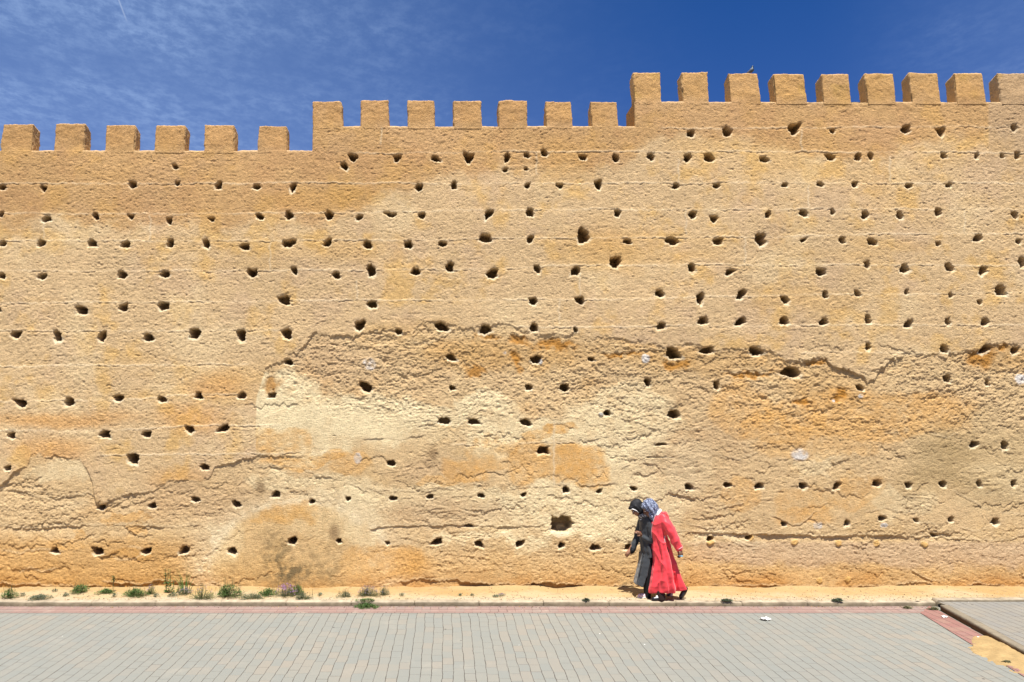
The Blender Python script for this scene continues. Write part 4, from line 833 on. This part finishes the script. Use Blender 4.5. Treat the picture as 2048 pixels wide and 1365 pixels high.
def red_woman():
    f = Fig(12.02); P = f.p; U = f.u
    root = empty('person', P(540, 1222), 'person in a long coral red robe and printed headscarf, one arm swung back', 'person')
    # ---- body: one continuous surface
    b = Geo(); hc = P(425, 205, 0.0); fw = Vector((-.84, -.10, -.53)); T, M = head_parts(b, hc, fw, (-.45, 0, .9), 1.0)
    b.tube([P(455, 240), P(490, 275), P(515, 320, .0)], [.052, .05, .06], 14, 4)
    b.tube([P(530, 300), P(535, 420), P(550, 560), P(565, 660)], [.10, .115, .12, .14], 18, 5)
    b.tube([P(548, 318, -.14), P(525, 310), P(515, 318, .14)], [.038, .06, .038], 14, 4)
    b.tube([P(552, 325, -.16), P(640, 450, -.20), P(700, 600, -.21)], [.048, .040, .026], 12, 5)
    b.tube([P(505, 320, .17), P(440, 470, .20), P(352, 508, .12)], [.048, .040, .026], 12, 5)
    hand_parts(b, P(704, 612, -.21), (P(735, 700, -.21)-P(704, 612, -.21)), (-1, .3, -.2), 1.12, .75, -1)
    hand_parts(b, P(358, 505, .10), (-.75, -.25, .55), (0, .6, -.6), .85, .55, 1)
    b.tube([P(560, 660, -.05), P(545, 900, -.04), P(540, 1165, -.09)], [.080, .05, .034], 14, 6)
    b.tube([P(570, 660, .06), P(640, 890, .05), P(812, 1080, .05)], [.080, .05, .034], 14, 6)
    b.tube([P(540, 1170, -.09), P(520, 1195, -.09), P(470, 1208, -.09)], [.034, .030, .024], 12, 4)
    b.tube([P(812, 1080, .05), P(832, 1120, .06), P(805, 1175, .06)], [.034, .030, .022], 12, 4)
    body = b.obj('body', skin_a, root, .0055, 2)
    for s_ in (-1, 1): Geo().ball(T(.083, s_*.030, .006), (.010, .012, .007), M).obj('eye', m_eye, body)
    # ---- robe
    def fold(a, t):
        e = max(0, t-.18)/.82; e2 = e**1.3; side = math.sin(a)
        r = .024*e2*math.sin(5*a+1.2+3.2*t)+.015*e2*math.sin(9*a-2.1+3.4*t)+.008*e*math.sin(15*a+.7-4*t)
        r -= .034*e2*math.exp(-((a-(5.18+.22*t))/.17)**2)           # deep fold behind the near leg
        r += .030*e2*math.exp(-((a-(4.90+.1*t))/.15)**2)+.034*e2*math.exp(-((a-5.85)/.2)**2)-.040*max(0,t-.3)**.8*math.exp(-((a-5.42)/.2)**2)
        r -= .020*e2*math.exp(-((a-(4.30-.2*t))/.10)**2)
        z = .075*max(0, math.cos(a))**2*max(0, (t-.80)/.20)**2+.012*math.sin(3*a+.8)*max(0, (t-.9)/.1)
        return r, z
    rings = [(500, 585, 245, .06), (482, 605, 270, .11), (468, 618, 305, .185), (458, 622, 350, .195), (448, 618, 400, .185), (447, 612, 450, .175), (452, 618, 520, .165), (462, 640, 600, .175), (474, 668, 690, .18),
             (474, 695, 780, .185), (462, 722, 870, .185), (450, 755, 960, .18), (440, 792, 1040, .175), (434, 806, 1085, .16), (436, 800, 1108, .15)]
    R_ = []
    for (l, r, y, dp) in rings: c = P((l+r)/2, y); R_.append(((c.x, c.y, c.z), (r-l)/2*U, dp))
    g = Geo().loft(R_, 110, 7, fold)
    g.tube([P(556, 292, -.15), P(590, 370, -.19), P(640, 470, -.215), P(672, 540, -.22), P(706, 606, -.215)], [.062, .072, .068, .062, .056], 18, 7, fold=lambda a, t: 1+.06*math.sin(3*a+9*t)+.04*math.sin(5*a-14*t))
    g.tube([P(505, 310, .15), P(468, 400, .19), P(440, 470, .20), P(380, 500, .15)], [.062, .066, .060, .050], 16, 6)
    def wr(p):
        q = Vector((p.x*1.0, p.y, p.z*.75)); w = Vector((p.x*5+p.z*5, p.y*4, p.z*8-p.x*6)); a = mnoise.noise(w)*.006+mnoise.noise(w*2.3)*.003
        k = 1-abs(mnoise.noise(Vector((p.x*3.2-p.z*2.6, p.y*2, p.z*2.4+p.x*4)))); return a+.016*(k**6)
    robe = g.obj('robe', m_red, root, .0075, 2, wr)
    # braid down the front, cuff, side slit
    br = Geo(); br.tube([P(478, 262, -.09), P(455, 330, -.10), P(443, 400, -.075), P(441, 460, -.06), P(448, 520, -.05)], [.0035]*5, 8, 8); br.obj('braid', m_trim, robe)
    cf = Geo()
    for k in range(16):
        a0 = 2*math.pi*k/16; a1 = 2*math.pi*(k+1.2)/16; ax = (P(712, 612, -.215)-P(690, 572, -.22)).normalized(); e1 = Vector((0, 1, 0)); e2 = ax.cross(e1).normalized(); c = P(707, 606, -.216); rr = .056
        cf.tube([c+(e1*math.cos(a0)+e2*math.sin(a0))*rr, c+(e1*math.cos(a1)+e2*math.sin(a1))*rr], [.006, .006], 6, 2)
    cf.obj('cuff', m_trim, robe)
    sl_ = Geo(); sl_.tube([P(566, 485, -.170), P(560, 520, -.176), P(570, 575, -.182)], [.007, .010, .004], 8, 5); sl_.obj('pocket_slit', m_trim, robe)
    hd = Geo(); hd.tube([P(500, 262, -.10), P(522, 236, -.075), P(545, 228, -.0), P(530, 236, .08)], [.020, .026, .030, .02], 12, 6); hd.obj('hood_lining', m_white, robe)
    hd = Geo(); hd.tube([P(560, 246, -.12), P(592, 262, -.05), P(600, 285, .02), P(580, 262, .12)], [.030, .042, .045, .03], 12, 6); hd.tube([P(590, 262, -.06), P(618, 300, -.03), P(628, 330, 0)], [.038, .034, .02], 12, 5); hd.obj('hood', m_red, robe, .007, 2)
    # ---- headscarf
    s = Geo(); s.ball(T(-.022, 0, .030), (.108, .092, .116), M, 24, 16); s.ball(T(-.055, 0, .055), (.085, .085, .085), M); s.ball(T(.045, 0, .075), (.052, .066, .034), M)
    s.tube([T(-.06, 0, .0), P(482, 245, 0), P(500, 280, 0)], [.10, .088, .085], 18, 5)
    for sg in (-1, 1): s.tube([T(.010, sg*.072, .06), T(.006, sg*.076, -.01), T(.01, sg*.055, -.08), T(.0, 0, -.115)], [.028, .024, .026, .034], 12, 5)
    s.tube([P(445, 262, -.03), P(455, 300, -.03), P(462, 330, -.05)], [.05, .045, .022], 12, 4)
    s.obj('headscarf', m_scarf, root, .006, 1, lambda p: .006*mnoise.noise(Vector((p.x*16+p.z*14, p.y*10, p.z*20-p.x*12)))+.004*math.sin(p.x*90+p.z*60))
    # ---- legs and shoes
    tr = Geo(); tr.tube([P(545, 1070, -.06), P(540, 1120, -.08), P(540, 1182, -.09)], [.058, .062, .060], 16, 4); tr.obj('trouser_leg', m_dark, root, .007, 1)
    tr = Geo(); tr.tube([P(772, 1050, .05), P(802, 1076, .05), P(824, 1104, .06)], [.046, .050, .048], 16, 4); tr.obj('trouser_leg', m_dark, root, .007, 1)
    for (h0, t0, dd, fy) in [((590, 1222), (430, 1222), -.09, 0), ((872, 1088), (783, 1212), .06, 1)]:
        hl, to = P(*h0, dd), P(*t0, dd)
        if fy == 0: hl.z = to.z = KH+.004
        g = Geo(); d, u, sd = shoe(g, hl, to); sh = g.obj('shoe', m_shoe, root, .005, 1)
        if fy == 0:
            k = Geo(); k.tube([hl+d*.08+u*.062, hl+d*.12+u*.055, hl+d*.15+u*.046], [.026, .024, .014], 10, 4); k.obj('sock', m_white, sh)
    return root, P
def grey_woman():
    f = Fig(12.20); P0 = f.p; U = f.u
    P = P0
    root = empty('person', P(360, 1222), 'person in a charcoal coat and black headscarf walking beside the red robe', 'person')
    b = Geo(); hc = P(292, 205, 0); fw = Vector((-.76, -.12, -.64)); T, M = head_parts(b, hc, fw, (-.6, 0, .8), .96)
    b.tube([P(325, 235), P(352, 268), P(375, 310)], [.050, .048, .058], 14, 4)
    b.tube([P(392, 312), P(398, 420), P(408, 540), P(420, 620)], [.070, .078, .078, .070], 18, 5)
    b.tube([P(398, 318, -.13), P(388, 308), P(380, 318, .13)], [.038, .055, .038], 14, 4)
    b.tube([P(402, 330, -.15), P(425, 530, -.17), P(350, 500, -.10)], [.044, .038, .026], 12, 6)
    b.tube([P(370, 334, .11), P(322, 520, .14), P(236, 680, .12)], [.044, .038, .025], 12, 6)
    hand_parts(b, P(240, 672, .12), (P(190, 745, .12)-P(236, 675, .12)), (-.3, .5, -.6), .9, .35, 1)
    b.tube([P(412, 640, -.05), P(400, 900, -.06), P(400, 1165, -.06)], [.070, .056, .036], 14, 6)
    b.tube([P(418, 640, .05), P(530, 900, .07), P(665, 1090, .07)], [.070, .058, .036], 14, 6)
    b.tube([P(400, 1168, -.06), P(370, 1195, -.06), P(330, 1208, -.06)], [.033, .030, .024], 12, 4)
    b.tube([P(665, 1090, .07), P(680, 1130, .07), P(665, 1180, .07)], [.033, .030, .022], 12, 4)
    body = b.obj('body', skin_b, root, .0055, 2)
    for s_ in (-1, 1): Geo().ball(T(.083, s_*.030, .006), (.009, .011, .006), M).obj('eye', m_eye, body)
    def fold(a, t): e = max(0, t-.3)/.7; return .010*e*math.sin(5*a+1+3*t)+.007*e*math.sin(9*a-2*t), 0
    rings = [(350, 425, 262, .07), (334, 436, 285, .15), (327, 444, 330, .175), (325, 448, 400, .165), (324, 452, 480, .16), (328, 462, 560, .165), (338, 474, 640, .175), (345, 484, 720, .18)]
    R_ = []
    for (l, r, y, dp) in rings: c = P((l+r)/2, y); R_.append(((c.x, c.y, c.z), (r-l)/2*U, dp))
    g = Geo().loft(R_, 72, 6, fold)
    # skirts of the coat: front panel blown forward, back panel hanging
    fr = [(P(352, 700, -.09), P(412, 690, -.17)), (P(335, 800, -.11), P(392, 800, -.19)), (P(305, 920, -.12), P(365, 920, -.20)), (P(276, 1020, -.13), P(322, 1036, -.205))]
    def panel(g, rows, th):
        b_ = len(g.V); n = len(rows)
        for (a, c) in rows:
            dvec = (c-a); nn = Vector((dvec.y, -dvec.x, 0)).normalized()*th/2
            for q in (a+nn, a*.5+c*.5+nn*1.0, c+nn, c-nn, a*.5+c*.5-nn, a-nn): g.V.append(q)
        for i in range(n-1):
            for k in range(6): g.F.append((b_+i*6+k, b_+i*6+(k+1) % 6, b_+(i+1)*6+(k+1) % 6, b_+(i+1)*6+k))
        g.F.append(tuple(b_+k for k in reversed(range(6)))); g.F.append(tuple(b_+(n-1)*6+k for k in range(6)))
    panel(g, fr, .022)
    bk = [(P(345, 700, .10), P(345, 690, -.08)), (P(330, 820, .12), P(330, 800, -.08)), (P(305, 930, .13), P(300, 920, -.08)), (P(282, 1030, .14), P(277, 1025, -.10))]; panel(g, bk, .022)
    for dd in (.15, .02):
        pn = [(P(345, 690, dd), P(480, 690, dd+.02)), (P(335, 830, dd+.01), P(490, 830, dd+.03)), (P(325, 950, dd+.02), P(490, 950, dd+.03)), (P(330, 1033, dd+.02), P(470, 1036, dd+.03))]
        if dd > .1: coat_back = Geo(); panel(coat_back, pn, .022)
    g.tube([P(402, 312, -.14), P(420, 400, -.175), P(432, 530, -.175)], [.060, .062, .056], 16, 6); g.tube([P(432, 530, -.175), P(395, 530, -.15), P(355, 508, -.11)], [.054, .050, .044], 16, 5)
    g.tube([P(368, 322, .10), P(340, 440, .13), P(315, 545, .14), P(262, 672, .12)], [.055, .056, .052, .048], 16, 7, fold=lambda a, t: 1+.06*math.sin(3*a+12*t))
    coat_back.obj('shaded_coat_back', m_black, root, .007, 1)  # coat's back panel in black cloth, standing in for its shade
    coat = g.obj('coat', m_grey, root, .0075, 2, lambda p: .006*mnoise.noise(Vector((p.x*6+p.z*5, p.y*6, p.z*9-p.x*5)))+.004*mnoise.noise(Vector((p.x*20, p.y*16, p.z*22))))
    cu = Geo(); cu.tube([P(272, 655, .12), P(258, 682, .12)], [.050, .048], 14, 3); cu.obj('cuff', m_black, coat)
    tr = Geo(); tr.tube([P(405, 700, -.05), P(402, 850, -.06), P(400, 1020, -.06), P(398, 1120, -.06), P(398, 1178, -.06)], [.085, .090, .072, .056, .048], 16, 5)
    tr.obj('trouser_leg', m_black, root, .007, 1); tr = Geo(); tr.tube([P(415, 700, .06), P(500, 850, .07), P(600, 1000, .07), P(668, 1095, .07)], [.085, .09, .062, .044], 16, 5); tr.obj('trouser_leg', m_black, root, .007, 1)
    s = Geo(); s.ball(T(-.020, 0, .030), (.106, .090, .112), M, 24, 16); s.ball(T(-.055, 0, .055), (.088, .084, .084), M); s.ball(T(.055, 0, .080), (.058, .060, .030), M)
    s.tube([T(-.055, 0, .0), P(352, 235, 0), P(372, 275, 0)], [.095, .080, .085], 18, 5)
    for sg in (-1, 1): s.tube([T(.005, sg*.070, .06), T(.0, sg*.074, -.01), T(.01, sg*.052, -.08), T(.0, 0, -.11)], [.028, .024, .024, .030], 12, 5)
    sc = s.obj('headscarf', m_blackscarf, root, .006, 2, lambda p: .004*mnoise.noise(Vector((p.x*14, p.y*14, p.z*14))))
    e = Geo(); e.tube([T(.070, -.058, .052), T(.088, -.035, .062), T(.096, 0, .066), T(.088, .035, .062)], [.008]*4, 8, 5); e.tube([T(.070, -.058, .052), T(.045, -.074, .0), T(.035, -.066, -.05)], [.008, .006, .005], 8, 4); e.obj('under_scarf', m_white, sc)
    k = Geo(); k.tube([P(318, 295, -.02), P(335, 280, -.08), P(362, 268, -.11), P(385, 290, -.12)], [.026, .036, .036, .02], 12, 5); k.tube([P(330, 290, -.06), P(326, 330, -.05)], [.03, .015], 10, 4); k.obj('neck_scarf', m_scarf2, root, .006, 1)
    for (h0, t0, dd, fy) in [((432, 1222), (285, 1222), -.06, 0), ((695, 1118), (655, 1208), .07, 1)]:
        hl, to = P(*h0, dd), P(*t0, dd)
        if fy == 0: hl.z = to.z = float(verge_z(np.array([hl.x]), np.array([hl.y]))[0])+.008
        g = Geo(); d, u, sd = shoe(g, hl, to); sh = g.obj('shoe', m_snk if fy == 0 else m_shoe, root, .005, 1)
        so_ = Geo(); L = (to-hl).length; so_.tube([hl+d*.03+u*.004, hl+d*L*.5+u*.002, hl+d*(L-.03)+u*.002], [.032, .034, .026], 12, 5, flat=1.15); so_.obj('sole', m_sole, sh, .005, 1)
        if fy == 0: so_.V
    return root
RW, PR = red_woman(); GW = grey_woman()
ph = Geo(); c = PR(722, 690, -.235); ph.tube([c+Vector((-.024, 0, .004)), c, c+Vector((.022, .0, -.004))], [.011, .013, .011], 10, 4)
o = ph.obj('phone', simple_mat('pale_blue_plastic', (.25, .55, .70), .3, .5, .03, 20), None, .004, 1)
tag(o, 'small pale blue phone held in the swung back hand of the person in red', 'phone')

# ============================================================ PIGEON
def pigeon():
    c = wp(1502, 146, YW+.09); s = .0100
    mg = simple_mat('pigeon_slate', (.03, .036, .05), .6, .3, .15, 60); md = simple_mat('pigeon_dark', (.015, .03, .032), .45, .5, .15, 60); mw = simple_mat('pigeon_wing', (.12, .13, .15), .7, .3, .1, 60)
    root = empty('pigeon', c, 'small slate grey pigeon perched on top of the third merlon of the highest battlement', 'pigeon')
    q = lambda x, y, z: c+Vector((x, y, z))*.92
    g = Geo(); g.tube([q(-.030, 0, .022), q(-.006, 0, .034), q(.020, 0, .058), q(.026, 0, .090)], [.022, .036, .037, .023], 14, 6)
    g.tube([q(.026, 0, .090), q(.030, 0, .112), q(.033, 0, .126)], [.023, .018, .017], 12, 4); body = g.obj('body', md, root, .004, 2)
    for sg in (-1, 1):
        w = Geo(); w.tube([q(.012, sg*.030, .066), q(-.008, sg*.037, .050), q(-.035, sg*.026, .026), q(-.060, sg*.012, .014)], [.015, .021, .014, .005], 12, 5, flat=.5); w.obj('wing', mw, root)
    t = Geo(); t.tube([q(-.035, 0, .020), q(-.060, 0, .010), q(-.078, 0, .006)], [.016, .012, .008], 10, 4); t.obj('tail', mg, root)
    bk = Geo(); bk.tube([q(.048, 0, .126), q(.062, 0, .121)], [.005, .002], 8, 3); bk.obj('beak', mg, body)
    for sg in (-1, 1): l = Geo(); l.tube([q(.004, sg*.014, .012), q(.008, sg*.014, -.006)], [.004, .004], 6, 3); l.obj('leg', simple_mat('pigeon_leg', (.35, .10, .09)), root)
pigeon()
# ============================================================ PLANTS AND LITTER
def leaf_mat(name, a, b_, trans=.15):
    m, g, b = new_mat(name); b.inputs['Roughness'].default_value = .6; b.inputs['Specular IOR Level'].default_value = .3
    at = g.add('ShaderNodeAttribute', attribute_name='tint'); g.link(g.mix(g.sep(at.outputs['Color'])[0], a, b_), b.inputs['Base Color']); return m
ML = {'green': leaf_mat('leaf_green', (.025, .062, .012), (.095, .18, .035)), 'grey': leaf_mat('leaf_grey', (.035, .055, .030), (.11, .14, .085)), 'dry': leaf_mat('leaf_dry', (.12, .11, .05), (.22, .20, .10)),
      'purple': leaf_mat('flower_purple', (.16, .06, .20), (.42, .22, .50)), 'dull': leaf_mat('flower_dull', (.12, .08, .13), (.28, .20, .28)), 'yellow': leaf_mat('flower_yellow', (.75, .62, .15), (.85, .75, .3)), 'stem': leaf_mat('stem', (.07, .08, .03), (.14, .14, .06))}
class Leaves:
    def __init__(s): s.V = []; s.F = []; s.C = []
    def leaf(s, p, d, L, w, n=None, bend=.3, c=.5):
        d = Vector(d).normalized(); up = Vector((0, 0, 1)); sd = d.cross(up)
        if sd.length < .1: sd = Vector((1, 0, 0))
        sd.normalize(); q = Matrix.Rotation(random.uniform(-.9, .9), 3, d) @ sd; nn = q.cross(d); b = len(s.V); p = Vector(p)
        m1 = p+d*L*.45+nn*L*.05; e = p+d*L+Vector((0, 0, -bend*L*.5))
        s.V += [p-q*w*.12, p+q*w*.12, m1+q*w*.5, e, m1-q*w*.5]; s.F += [(b, b+1, b+2, b+4), (b+4, b+2, b+3)]; s.C += [(c,)*3]*5
    def stem(s, pts, r, c=.4):
        for i in range(len(pts)-1):
            a, b_ = Vector(pts[i]), Vector(pts[i+1]); b = len(s.V); d = (b_-a).normalized(); e1 = d.orthogonal().normalized(); e2 = d.cross(e1)
            for q in (a, b_):
                for k in range(3): an = k*2.094; s.V.append(q+(e1*math.cos(an)+e2*math.sin(an))*r)
            for k in range(3): s.F.append((b+k, b+(k+1) % 3, b+3+(k+1) % 3, b+3+k))
            s.C += [(c,)*3]*6
    def obj(s, name, mat, parent): return mesh_obj(name, s.V, s.F, mat, parent, False, np.array(s.C, dtype=np.float32))
def gz(x, y):
    if y < KY: return 0.0
    if y < KY+.10: return KH
    return float(verge_z(np.array([x]), np.array([y]))[0])
def base_at(px, py):
    """ground point seen at a photo pixel"""
    p = gp(px, py, 0)
    if p.y > KY: 
        z = KH
        for _ in range(6): p = gp(px, py, z); p.y = min(max(p.y, KY+.02), YW-.05); z = gz(p.x, p.y)
        p.z = z
    return p
def plant(name, px, py, w, h, style, label, cat, group=None, flowers=None, nf=0, dense=1.0, col='green'):
    c = base_at(px, py); s = .00795; w = w*s*(1.22 if 190 < px < 640 else 1.0); h = h*s*(1.2 if py < 1200 and px < 800 else .8); root = empty(name, c, label, cat, group); lf = Leaves(); fl = Leaves(); st = Leaves(); rnd = random.Random(int(px*7+py)); random.seed(int(px*3+py))
    dep = max(.06, min(w*.5, .16)) if py < 1205 or w > .3 else .022
    lob = [rnd.uniform(.5, 1.25) for _ in range(7)]
    def pos(): a = rnd.uniform(0, 6.28); r = rnd.random()**.6; f_ = lob[int(a/6.2832*6.99)]; return Vector((math.cos(a)*r*f_*w/2, math.sin(a)*r*f_*dep, 0)), a, r
    if style in ('tuft', 'cushion'):
        for i in range(int(max(60, w*2300)*dense)):
            o, a, r = pos(); o += c; o.y = min(o.y, YW-.02); hh = h*(1-r*r*.75)*rnd.uniform(.25, 1); g = gz(o.x, o.y)
            L = rnd.uniform(.5, 1.2)*(.034 if style == 'tuft' else .017); d = Vector((math.cos(a)*.8*r+rnd.gauss(0, .5), math.sin(a)*.8*r+rnd.gauss(0, .4), rnd.uniform(.2, 1.2)))
            p = Vector((o.x, o.y, g+hh*.72)); lf.leaf(p, d, L, L*(.30 if style == 'tuft' else .32), bend=.5, c=rnd.random())
            if i % 6 == 0: st.stem([(c.x+(o.x-c.x)*.4, c.y+(o.y-c.y)*.4, g-.005), p], .0016, rnd.random())
            if i % 23 == 0: st.stem([p, p+Vector((rnd.gauss(0, .02), rnd.gauss(0, .01), h*rnd.uniform(.3, .8)))], .0014, .9)
    elif style == 'tall':
        for k in range(7):
            bx = c.x+rnd.uniform(-.3, .3)*w; top = Vector((bx+rnd.uniform(-.15, .15)*w, c.y+rnd.uniform(-.03, .03), c.z+h*rnd.uniform(.45, 1.0) if k else c.z+h)); st.stem([(bx, c.y, c.z-.01), top], .0028, .4)
            for i in range(44):
                t = rnd.random(); p = Vector((bx, c.y, c.z)).lerp(top, t); a = rnd.uniform(0, 6.28); L = .045*(1.15-t*.7); lf.leaf(p, (math.cos(a), math.sin(a)*.8, rnd.uniform(.0, .8)), L, L*.36, bend=.4, c=rnd.random())
    elif style == 'reed':
        for i in range(13):
            a = rnd.uniform(-1, 1); L = h*rnd.uniform(.5, 1.0); p = Vector((c.x+a*w*.18, c.y+rnd.uniform(-.03, .03), c.z)); pr = p; wd = .0065
            for k in range(7):
                t = (k+1)/7; nx = Vector((p.x+a*w*.55*t*t, p.y+rnd.uniform(-.2, .2)*.02, p.z+L*(t-.18*t*t*abs(a)))); b = len(lf.V); q = Vector((1, .3, 0)).normalized(); w0 = wd*(1-k/7.5); w1 = wd*(1-(k+1)/7.5)
                lf.V += [pr-q*w0, pr+q*w0, nx+q*w1, nx-q*w1]; lf.F.append((b, b+1, b+2, b+3)); lf.C += [(rnd.uniform(.4, .9),)*3]*4; pr = nx
    elif style == 'sprout':
        st.stem([(c.x, c.y, c.z-.01), (c.x-.004, c.y, c.z+h*.5), (c.x+.006, c.y+.01, c.z+h*.85)], .006, .2)
        for i in range(46):
            a = rnd.uniform(0, 6.28); L = rnd.uniform(.02, .05); lf.leaf((c.x+rnd.gauss(0, .012), c.y, c.z+h*rnd.uniform(.6, .95)), (math.cos(a)*1.3, math.sin(a)*.5, rnd.uniform(-.1, .7)), L, L*.3, c=rnd.random()*.4)
    for i in range(nf):
        o, a, r = pos(); o += c; o.y = min(o.y, YW-.02); p = Vector((o.x, o.y-.01, gz(o.x, o.y)+h*(1-r*r*.6)*rnd.uniform(.7, 1.02)))
        for k in range(4): fl.leaf(p, (rnd.gauss(0, 1), rnd.gauss(0, .7), rnd.uniform(.1, 1)), .011, .008, c=rnd.random())
    if lf.V: lf.obj('foliage', ML[col], root)
    if st.V: st.obj('stem', ML['stem'], root)
    if fl.V: fl.obj('flowers', ML[flowers], root)
    return root
GR = 'weeds along the foot of the wall'
plant('weed', 18, 1197, 27, 21, 'tuft', 'round dark green weed tuft at the far left end of the verge', 'weed', GR)
plant('weed', 80, 1199, 42, 9, 'tuft', 'flat grey-green weed spreading just above the kerb, second clump from the left', 'weed', GR, dense=.6, col='grey')
plant('weed', 158, 1186, 40, 18, 'tuft', 'bright green spiky weed standing alone between the flat clump and the dark sprout', 'weed', GR)
plant('wall_sprout', 226, 1184, 22, 27, 'sprout', 'dark single-stemmed sprout growing up against the cracked foot of the wall', 'weed', GR)
plant('weed', 212, 1187, 30, 9, 'tuft', 'low green weed at the base of the dark single-stemmed sprout', 'weed', GR, dense=.8)
plant('weed', 270, 1193, 40, 16, 'tuft', 'wide light green weed clump right of the dark sprout', 'weed', GR)
plant('flowering_weed', 301, 1189, 20, 17, 'cushion', 'small green weed with faint purple flowers, just left of the tall bushy plant', 'flowering weed', GR, 'dull', 26)
plant('bushy_plant', 343, 1186, 38, 42, 'tall', 'tallest bushy dark green plant, rising against the wall', 'plant', GR)
plant('reed_grass', 370, 1183, 54, 46, 'reed', 'thin arching grass blades beside the tall bushy plant', 'grass clump', GR)
plant('flowering_weed', 370, 1189, 28, 12, 'cushion', 'low dull purple flower patch in front of the arching grass blades', 'flowering weed', GR, 'dull', 60, col='grey')
plant('flowering_weed', 404, 1198, 40, 21, 'cushion', 'green clump with dull purple flowers close to the kerb, left of the yellow flower', 'flowering weed', GR, 'dull', 40)
plant('flowering_weed', 455, 1194, 50, 28, 'tuft', 'leafy green clump with one yellow flower', 'flowering weed', GR, 'yellow', 1)
plant('weed', 506, 1197, 44, 9, 'cushion', 'low greyish mat of leaves right of the yellow flower clump', 'weed', GR, col='grey')
plant('weed', 536, 1191, 28, 15, 'tuft', 'small bright green weed touching the left of the vivid purple flowers', 'weed', GR)
plant('lavender', 573, 1193, 40, 22, 'cushion', 'vivid purple flower cushion, brightest of the flowers', 'flowering plant', GR, 'purple', 150, col='grey')
plant('weed', 594, 1190, 24, 22, 'tuft', 'dark green leafy weed directly behind the right edge of the vivid purple flowers', 'weed', GR)
plant('weed', 604, 1198, 34, 15, 'cushion', 'grey-green cushion at the lower right of the vivid purple flowers', 'weed', GR, col='grey')
plant('weed', 690, 1194, 32, 13, 'cushion', 'grey-green cushion at the left end of the mauve flowering mat', 'weed', GR, col='grey')
plant('lavender', 735, 1192, 54, 18, 'cushion', 'mauve flowering mat with muted flowers, the last big clump before the bare verge', 'flowering plant', GR, 'dull', 130, col='grey')
plant('weed', 768, 1190, 28, 15, 'cushion', 'grey-green cushion at the right end of the mauve flowering mat', 'weed', GR, 'dull', 12, col='grey')
K2 = 'weeds growing at the kerb'
plant('weed', 733, 1215, 48, 11, 'tuft', 'bright green weed growing out of the kerb joint under the mauve mat', 'weed', K2)
plant('weed', 1180, 1213, 12, 9, 'tuft', 'tiny dark weed on the kerb left of the two walking people', 'weed', K2, col='grey')
plant('weed', 1462, 1210, 20, 6, 'tuft', 'little flat weed on the kerb right of the walking people', 'weed', K2, col='grey')
plant('weed', 1697, 1213, 24, 8, 'tuft', 'small grey-green weed on the kerb midway between the people and the raised pavement', 'weed', K2, col='grey')
plant('weed', 1815, 1218, 16, 6, 'tuft', 'dry speck of weed at the kerb foot just left of the raised pavement corner', 'weed', K2, col='dry')
plant('weed', 1868, 1221, 22, 8, 'tuft', 'dry yellowish weed in the corner where the raised pavement meets the kerb', 'weed', K2, col='dry')
plant('weed', 1926, 1219, 12, 6, 'tuft', 'tiny weed on the raised pavement behind its dark edge', 'weed', K2, col='grey')
plant('weed', 2013, 1327, 12, 5, 'tuft', 'tiny dark weed at the lower edge of the sand drift', 'weed', K2, col='dry')
plant('weed', 1002, 1192, 20, 7, 'cushion', 'scrap of dull purple flowers alone on the bare verge', 'flowering weed', GR, 'dull', 20, dense=.4, col='grey')
SEED = ['tiny seedling right of the round tuft at the far left', 'tiny seedling nearest the wall, left of the bright green spiky weed', 'tiny seedling below left of the bright green spiky weed',
 'tiny seedling below the dark single-stemmed sprout', 'tiny seedling below the small weed with faint purple flowers', 'tiny seedling in front of the tall bushy plant', 'tiny seedling between the grey-green cushion and the mauve mat',
 'tiny seedling just right of the mauve mat', 'tiny seedling midway along the bare verge, left one of a close pair', 'tiny seedling midway along the bare verge, right one of a close pair', 'tiny seedling beside the lone scrap of purple flowers']
for i, (x, y, w) in enumerate([(45, 1193, 10), (110, 1184, 9), (132, 1193, 12), (229, 1194, 7), (312, 1194, 9), (344, 1193, 16), (640, 1192, 7), (803, 1192, 7), (920, 1192, 7), (944, 1192, 7), (990, 1195, 9)]):
    plant('seedling', x, y, w, 7, 'tuft', SEED[i], 'seedling', 'tiny seedlings on the verge', dense=.35, col='grey')

m_paper = simple_mat('white_paper', (.80, .79, .76), .8, .2, .05, 20)
def crumple(px, py, w, d, h, label, seed, z=0.0):
    c = gp(px, py, z); n = 12; V = []; F_ = []
    for i in range(n+1):
        for j in range(7):
            u = (i/n-.5); v = (j/6-.5); x = u*w*(1+.25*mnoise.noise((u*4, v*4, seed))); y = v*d*(1+.4*mnoise.noise((u*5, 3, seed)))*(1-1.2*u*u)
            V.append((c.x+x, c.y+y, z+.006+h*max(0, .5+.9*mnoise.noise((u*5+seed, v*4, seed*2.1)))))
    for i in range(n):
        for j in range(6): a = i*7+j; F_.append((a, a+7, a+8, a+1))
    m = len(V); V += [(v[0], v[1], v[2]-.003) for v in V]; F_ += [tuple(reversed([q+m for q in f])) for f in F_]
    o = mesh_obj('crumpled_paper', V, F_, m_paper, None, False)
    tag(o, label, 'litter', 'scraps of white litter on the paving')
crumple(1531, 1241, .135, .10, .035, 'crumpled white paper lying alone on the grey paving right of the people', 1.3)
crumple(1889, 1235, .075, .08, .012, 'flat white scrap on the red paving near the corner of the raised pavement', 4.1, .008)
crumple(1957, 1276, .03, .03, .010, 'smallest white scrap on the red paving just above the sand drift', 6.7, .008)
